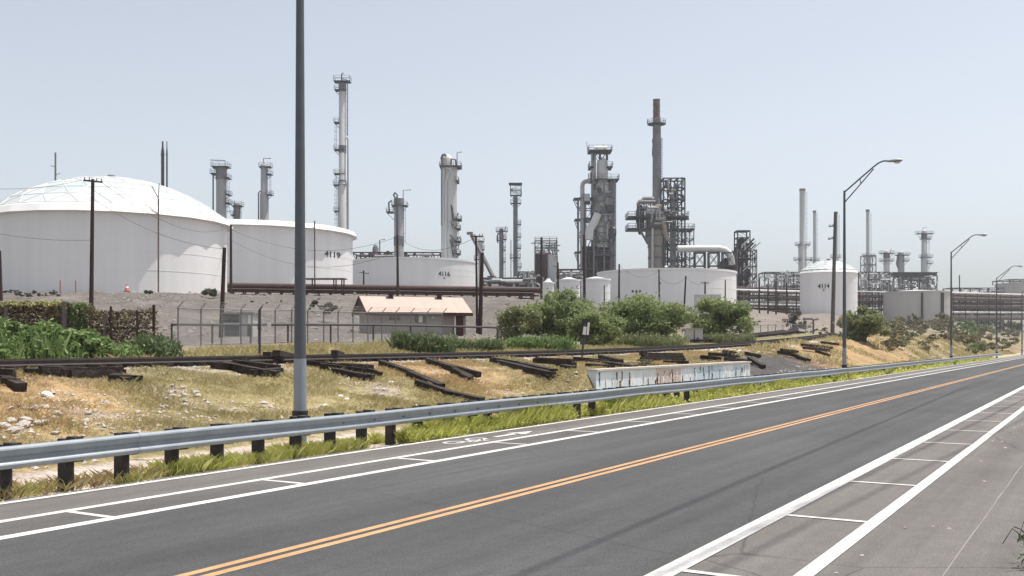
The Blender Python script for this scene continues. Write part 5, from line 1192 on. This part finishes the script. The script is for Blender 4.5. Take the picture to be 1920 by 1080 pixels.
reeds('bright green low growth below the big mesquite', 955, 1080, 626, 662, Du(1015, 30), 2600, 'broad_leaf', 43)
reeds('low olive growth under the broad mesquite in the middle of the tree row', 1120, 1292, 622, 663, Du(1205, 30), 3000, 'mesquite', 48)
reeds('low olive growth at the foot of the round mesquite right of the cabinet', 1322, 1412, 622, 648, 88, 1500, 'mesquite', 49)
reeds('feathery green clump at the end of the vine covered fence', 252, 325, 622, 680, Du(288, 28.5), 2000, 'reed_green', 44)
for a_, b2_, yt_, sd_, lb_ in ((-30, 40, 606, 46, 'loose leafy sprigs in front of the leftmost broad leaved bush'), (60, 130, 612, 47, 'loose leafy sprigs in front of the middle broad leaved bush')): reeds(lb_, a_, b2_, yt_, 684, Du((a_ + b2_) / 2, 27.9), 700, 'broad_leaf', sd_)
reeds('green grassy clump between the broad leaved bushes and the feathery clump', 190, 262, 640, 682, Du(225, 28.5), 1500, 'broad_leaf', 45)
G = 'broad leaved bushes by the track'
for px0, px1, yt, yb, sd_, lb in ((-60, 62, 596, 682, 51, 'broad leaved green bush at the left picture edge'), (40, 140, 604, 682, 52, 'broad leaved green bush, middle one of three before the vines'), (118, 206, 622, 682, 53, 'broad leaved green bush with a pale flowering top, right one of three')):
    bush('leafy_bush', lb, 'bush', px0, px1, yt, yb, Du((px0 + px1) / 2, 28.6), 'broad_leaf', 5200, .11, 60, sd_, trunk=6, group=G, depth=.5)
bush('leafy_bush', 'thin sapling of bushy leaves behind the vine fence left of the crossarm pole', 'bush', 85, 120, 557, 610, 50, 'tree_green', 900, .09, 14, 55, depth=.6)
# vine covered fence
vf = Fr('vine_fence', 'old fence smothered in brown dead vines behind the green bushes', 'fence', 145, 47)
X, Z = vf.X, vf.Z
for x, m_, r0, yt in ((18, 'grey_wood', .1, 570), (128, 'grey_wood', .14, 566), (134, 'pole_wood', .06, 568), (202, 'grey_wood', .08, 588), (213, 'pole_wood', .06, 575), (262, 'pole_wood', .05, 582), (293, 'pole_wood', .07, 572)):
    vf.part('post', MB().cyl((X(x), -.32, -.3), (X(x), -.32, Z(yt)), r0, n=8), m_)
vf.part('rail', MB().cyl((X(-60), 0, Z(586)), (X(293), 0, Z(586)), .04, n=6).cyl((X(-60), 0, Z(615)), (X(293), 0, Z(615)), .04, n=6), 'pole_wood')
n = 15000; px = RS.uniform(-80, 293, n); top = np.interp(px, [-80, 80, 130, 165, 190, 230, 270, 293], [566, 568, 570, 572, 584, 583, 580, 578]); dens = np.interp(px, [-80, 180, 240, 293], [1, 1, .7, .45])
keep = RS.uniform(0, 1, n) < dens; px, top = px[keep], top[keep]; nn = np.sin(px * .21) * 2 + np.sin(px * .57) * 1.5
z = Z(0) - (top + nn + RS.uniform(0, 1, len(px)) ** 1.1 * 72) * vf.s
pts = np.stack([(px - vf.cx) * vf.s, RS.normal(0, .22, len(px)), np.maximum(z, .02)], 1)
npmesh('dead_vines', leaves(pts, .085, 2.0, -.6), None, 'vine_dead', np.clip(RS.normal(.3, .25, len(px)), 0, 1), parent=vf.root)
n = 3000; px = RS.uniform(-80, 120, n); pts = np.stack([(px - vf.cx) * vf.s, RS.normal(-.05, .25, n), Z(0) - (567 + np.sin(px * .21) * 2 + RS.uniform(-1.5, 7, n)) * vf.s], 1)
npmesh('vine_tips', leaves(pts, .08, 1.6, .3), None, 'vine_tip', RS.uniform(0, 1, n), parent=vf.root)
n = 1600; px = RS.normal(152, 9, n); pts = np.stack([(px - vf.cx) * vf.s, RS.normal(-.25, .12, n), Z(0) - (568 + RS.uniform(0, 60, n)) * vf.s], 1)
npmesh('green_vine', leaves(pts, .08, 1.5, 0), None, 'broad_leaf', RS.uniform(0, .6, n), parent=vf.root)
G = 'scrub bushes on the slopes'
sc_list = [(270, 285, 544, 556, 122, 'small dark shrub on the slope left of the rounder shrub by tank 4119'), (377, 410, 537, 558, 120, 'round dark shrub at the foot of the dome roof tank'),
 (581, 596, 563, 577, 105, 'smaller of two shrubs on the gravel slope right of the light pole'), (599, 631, 564, 589, 100, 'larger of two shrubs on the gravel slope right of the light pole'),
 (1473, 1512, 584, 622, 130, 'dark round shrub on the gravel slope below tank 4114'), (1696, 1728, 587, 612, 235, 'dark tufted shrub before the grey tank')]
for i, (a, b_, yt, yb, D, lb) in enumerate(sc_list): bush('scrub_bush', lb, 'bush', a, b_, yt, yb, D, 'bush_dark', 1500, .17 if D > 110 else .1, 14, 60 + i, trunk=False, group=G, depth=1)
q = random.Random(5)
def at_y(px, y):      # depth where a ray meets the far slope
    for D in np.arange(45, 480, 1.0):
        if gz(px, D) >= yz(y, D): return D
    return None
for (x0, x1, y0, y1, k, m_, lb, w0, w1) in ((1640, 1780, 604, 628, 34, 'bush_olive', 'olive scrub bush on the slope below the grey tank', 18, 46), (1780, 1915, 602, 632, 34, 'reed_green', 'green scrub bush below the far pipe rack', 14, 34),
     (1660, 1910, 628, 660, 52, 'bush_olive', 'dry olive scrub bush along the road bank at right', 16, 42), (1400, 1580, 598, 630, 34, 'bush_olive', 'tiny scrub tuft on the gravel slope below tank 4114', 5, 14), (430, 660, 560, 596, 7, 'bush_dark', 'tiny scrub tuft on the gravel slope below the brown pipe rack', 3, 6), (0, 110, 545, 560, 14, 'bush_dark', 'grey scrub tuft left of the path below the dome roof tank', 8, 20)):
    for i in range(k):
        px, py = q.uniform(x0, x1), q.uniform(y0, y1); D = at_y(px, py)
        if not D: continue
        wd = q.uniform(w0, w1) ; s = D / F
        bush('scrub_bush', lb, 'bush', px - wd / 2, px + wd / 2, py - wd * q.uniform(.35, .6), py + 1, D, m_, 420, max(.1, wd * s * .07), 9, q.randint(0, 9999), trunk=False, group=G, depth=.9)
bush('scrub_bush', 'pale green rounded bush by the third street light', 'bush', 1808, 1850, 640, 668, Du(1828, 17), 'mesquite', 1800, .16, 16, 71, trunk=False, group=G)
bush('scrub_bush', 'dark weedy bush on the ballast above the painted wall', 'bush', 1345, 1402, 655, 676, Dz(1375, 676), 'bush_dark', 900, .07, 12, 72, trunk=False, group=G, depth=.4)
bush('scrub_bush', 'brown twiggy weeds above the left half of the painted wall', 'bush', 1170, 1240, 672, 688, Dz(1200, 688), 'bush_olive', 700, .06, 12, 73, trunk=False, group=G, depth=.4)

# grasses (uncountable)
def blades(name, X, Y, h, wd, m, tint, lean=.35):
    n = len(X); Z0 = np.array([zt(x, y) for x, y in zip(X, Y)]) - .01; an = RS.uniform(0, 6.28, n); wx, wy = np.cos(an) * wd / 2, np.sin(an) * wd / 2
    lx, ly = RS.normal(0, lean, n) * h, RS.normal(0, lean, n) * h; V = np.zeros((n, 4, 3))
    V[:, 0] = np.stack([X - wx, Y - wy, Z0], 1); V[:, 1] = np.stack([X + wx, Y + wy, Z0], 1); V[:, 2] = np.stack([X + lx * .45 + wx * .7, Y + ly * .45 + wy * .7, Z0 + h * .62], 1); V[:, 3] = np.stack([X + lx, Y + ly, Z0 + h * .95], 1)
    c0 = (float(X.mean()), float(Y.mean()), 0); o = npmesh(name, V, None, m, tint, loc=c0); tag(o, None, None, None, 'stuff'); return o
def scatter(n, x0, x1, y0, y1, pw=1.0): 
    return RS.uniform(x0, x1, n), y0 + (y1 - y0) * RS.uniform(0, 1, n) ** pw
# bright weeds under the guardrail
X_, Y_ = scatter(120000, -13.6, -12.56, 17.0, 140, 2.0)
nz = np.array([mnoise.noise((x * 1.3, y * .55, 2.2)) for x, y in zip(X_, Y_)]); k = nz > -.28; X_, Y_, nz = X_[k], Y_[k], nz[k]
h = (.22 + .34 * np.clip(nz + .35, 0, 1)) * RS.uniform(.3, 1.25, len(X_)) * np.clip((-12.35 - X_) / .35, .3, 1)
blades('verge_grass', X_, Y_, h, np.clip(Y_ * .0005, .007, .04) * RS.uniform(.7, 1.3, len(X_)), 'grass_bright', np.clip(RS.normal(.3, .3, len(X_)), 0, 1), .3)['label'] = 'bright yellow green weeds growing along the guardrail'
k = RS.uniform(0, 1, len(X_)) < .75; zz = np.array([zt(x, y) for x, y in zip(X_[k], Y_[k])]) + h[k] * RS.uniform(.25, 1.05, k.sum())
P = np.stack([X_[k] + RS.normal(0, .05, k.sum()), Y_[k] + RS.normal(0, .06, k.sum()), zz], 1); c0 = (float(P[:, 0].mean()), float(P[:, 1].mean()), 0); V = leaves(P, .05, 2.0, .3); sc_ = np.repeat(np.clip(P[:, 1] * .03, .55, 2.2), 4)[:, None]
cen = np.repeat(P, 4, axis=0); o = npmesh('verge_weeds', cen + (V - cen) * sc_, None, 'grass_bright', np.clip(RS.normal(.35, .35, len(P)), 0, 1), loc=c0); tag(o, kind='stuff')
XX, YY, HH = [], [], []
for (y0, x0, sy, n, hh) in ((11.5, -12.95, .55, 1500, .26), (12.6, -13.1, .5, 800, .22), (14.2, -13.1, .55, 1500, .26), (15.3, -13.0, .5, 1200, .24), (10.3, -12.8, .4, 260, .16), (8.6, -12.9, .5, 140, .2), (13.2, -12.9, .4, 300, .22)):
    XX.append(RS.normal(x0, .16, n)); YY.append(RS.normal(y0, sy * .6, n)); HH.append(hh * RS.uniform(.4, 1.3, n))
XX, YY, HH = np.concatenate(XX), np.concatenate(YY), np.concatenate(HH); XX = np.minimum(XX, -12.64)
blades('weed_patch', XX, YY, HH, .0055 * np.ones(len(XX)), 'grass_bright', np.clip(RS.normal(.5, .3, len(XX)), 0, 1), .42)['label'] = 'sparse weed patches around the nearest guardrail posts'
X_, Y_ = scatter(2600, -13.6, -12.7, 5, 11); k = RS.uniform(0, 1, len(X_)) < .6
blades('dry_weeds', X_[k], Y_[k], .22 * RS.uniform(.2, 1.2, k.sum()), .009 * np.ones(k.sum()), 'grass_dry', RS.uniform(0, 1, k.sum()), .7)['label'] = 'dry twiggy weeds by the nearest guardrail posts'
# dry bank grass
X_, Y_ = scatter(210000, -23.6, -15.5, 4, 78, 1.5)
keep = ~((Y_ > WALL_Y0 - .3) & (Y_ < WALL_Y1 + .2) & (X_ > -16.4)) & ~((Y_ > 51.3) & (X_ > -20.5))
X_, Y_ = X_[keep], Y_[keep]
nz = np.array([mnoise.noise((x * .55, y * .55, 5.2)) + .5 * mnoise.noise((x * 1.7, y * 1.7, 8.1)) for x, y in zip(X_, Y_)])
n1 = np.array([mnoise.noise((x * .16, y * .16, 1.7)) for x, y in zip(X_, Y_)])
k = nz > -.42; X_, Y_, nz, n1 = X_[k], Y_[k], nz[k], n1[k]
hh = (.04 + .13 * np.clip(nz + .3, 0, 1)) * RS.uniform(.5, 1.4, len(X_)); ol = (n1 + RS.normal(0, .16, len(X_))) > .06
wd = np.clip(Y_ * .0006, .008, .035)
blades('bank_grass', X_[~ol], Y_[~ol], hh[~ol], wd[~ol], 'grass_dry', np.clip(RS.normal(.3, .3, (~ol).sum()), 0, 1), .6)['label'] = 'dry tan grass covering the railway bank'
blades('bank_grass', X_[ol], Y_[ol], hh[ol] * 1.15, wd[ol], 'grass_olive', np.clip(RS.normal(.3, .3, ol.sum()), 0, 1), .6)['label'] = 'olive tinged grass patches on the railway bank'
X_, Y_ = scatter(40000, -39, -27.2, 8, 66); nz = np.array([mnoise.noise((x * .3, y * .3, 4.2)) for x, y in zip(X_, Y_)])
k = nz > -.25; X_, Y_, nz = X_[k], Y_[k], nz[k]
blades('yard_grass', X_, Y_, (.14 + .28 * np.clip(nz + .25, 0, 1)) * RS.uniform(.5, 1.3, len(X_)), .03 * np.ones(len(X_)), 'grass_olive', np.clip(RS.normal(.2, .3, len(X_)), 0, 1), .5)['label'] = 'green and straw coloured grass between the track and the fence'
X_, Y_ = scatter(24000, -24, -15, 76, 210); nz = np.array([mnoise.noise((x * .3, y * .2, 4.9)) for x, y in zip(X_, Y_)]); k = nz > .0
blades('far_bank_grass', X_[k], Y_[k], (.25 + .5 * np.clip(nz[k], 0, 1)) * RS.uniform(.5, 1.2, k.sum()), .09 * np.ones(k.sum()), 'grass_olive', RS.uniform(0, 1, k.sum()), .5)['label'] = 'straw coloured scrub grass along the far road bank'
# weed at the lower right corner
r = empty('weed', (-.53, 10.6, 0), 'scraggly green weed at the lower right picture corner', 'weed')
n = 220; a = RS.uniform(0, 6.28, n); rr = RS.uniform(0, .26, n); P = np.stack([rr * np.cos(a), rr * np.sin(a), RS.uniform(.02, .42, n) * (1 - rr)], 1)
npmesh('leaves', leaves(P, .035, 3.2, .4), None, 'reed_green', RS.uniform(0, .6, n), parent=r)
mb = MB()
for i in range(11):
    a = rnd.uniform(0, 6.28); q_ = rnd.uniform(.15, .35); mb.tube([(0, 0, -.02), (q_ * .5 * math.cos(a), q_ * .5 * math.sin(a), .25), (q_ * math.cos(a), q_ * math.sin(a), rnd.uniform(.25, .5)), (q_ * 1.3 * math.cos(a), q_ * 1.3 * math.sin(a), rnd.uniform(.2, .42))], .005, 4)
mb.build('stem', 'bark', r)

# ------------------------------------------------------------------ haze
HZ = True
if HZ:
    m = bpy.data.materials.new('haze'); m.use_nodes = True; t = m.node_tree; t.nodes.clear()
    v = t.nodes.new('ShaderNodeVolumePrincipled'); v.inputs['Color'].default_value = (.85, .89, .95, 1); v.inputs['Density'].default_value = .00022; v.inputs['Anisotropy'].default_value = .3
    o_ = t.nodes.new('ShaderNodeOutputMaterial'); t.links.new(v.outputs[0], o_.inputs['Volume']); M['haze'] = m
    o = MB().box2(-5200, 5200, -5200, 5200, -1.2, 90).build('haze', 'haze', smooth=False); tag(o, kind='stuff')
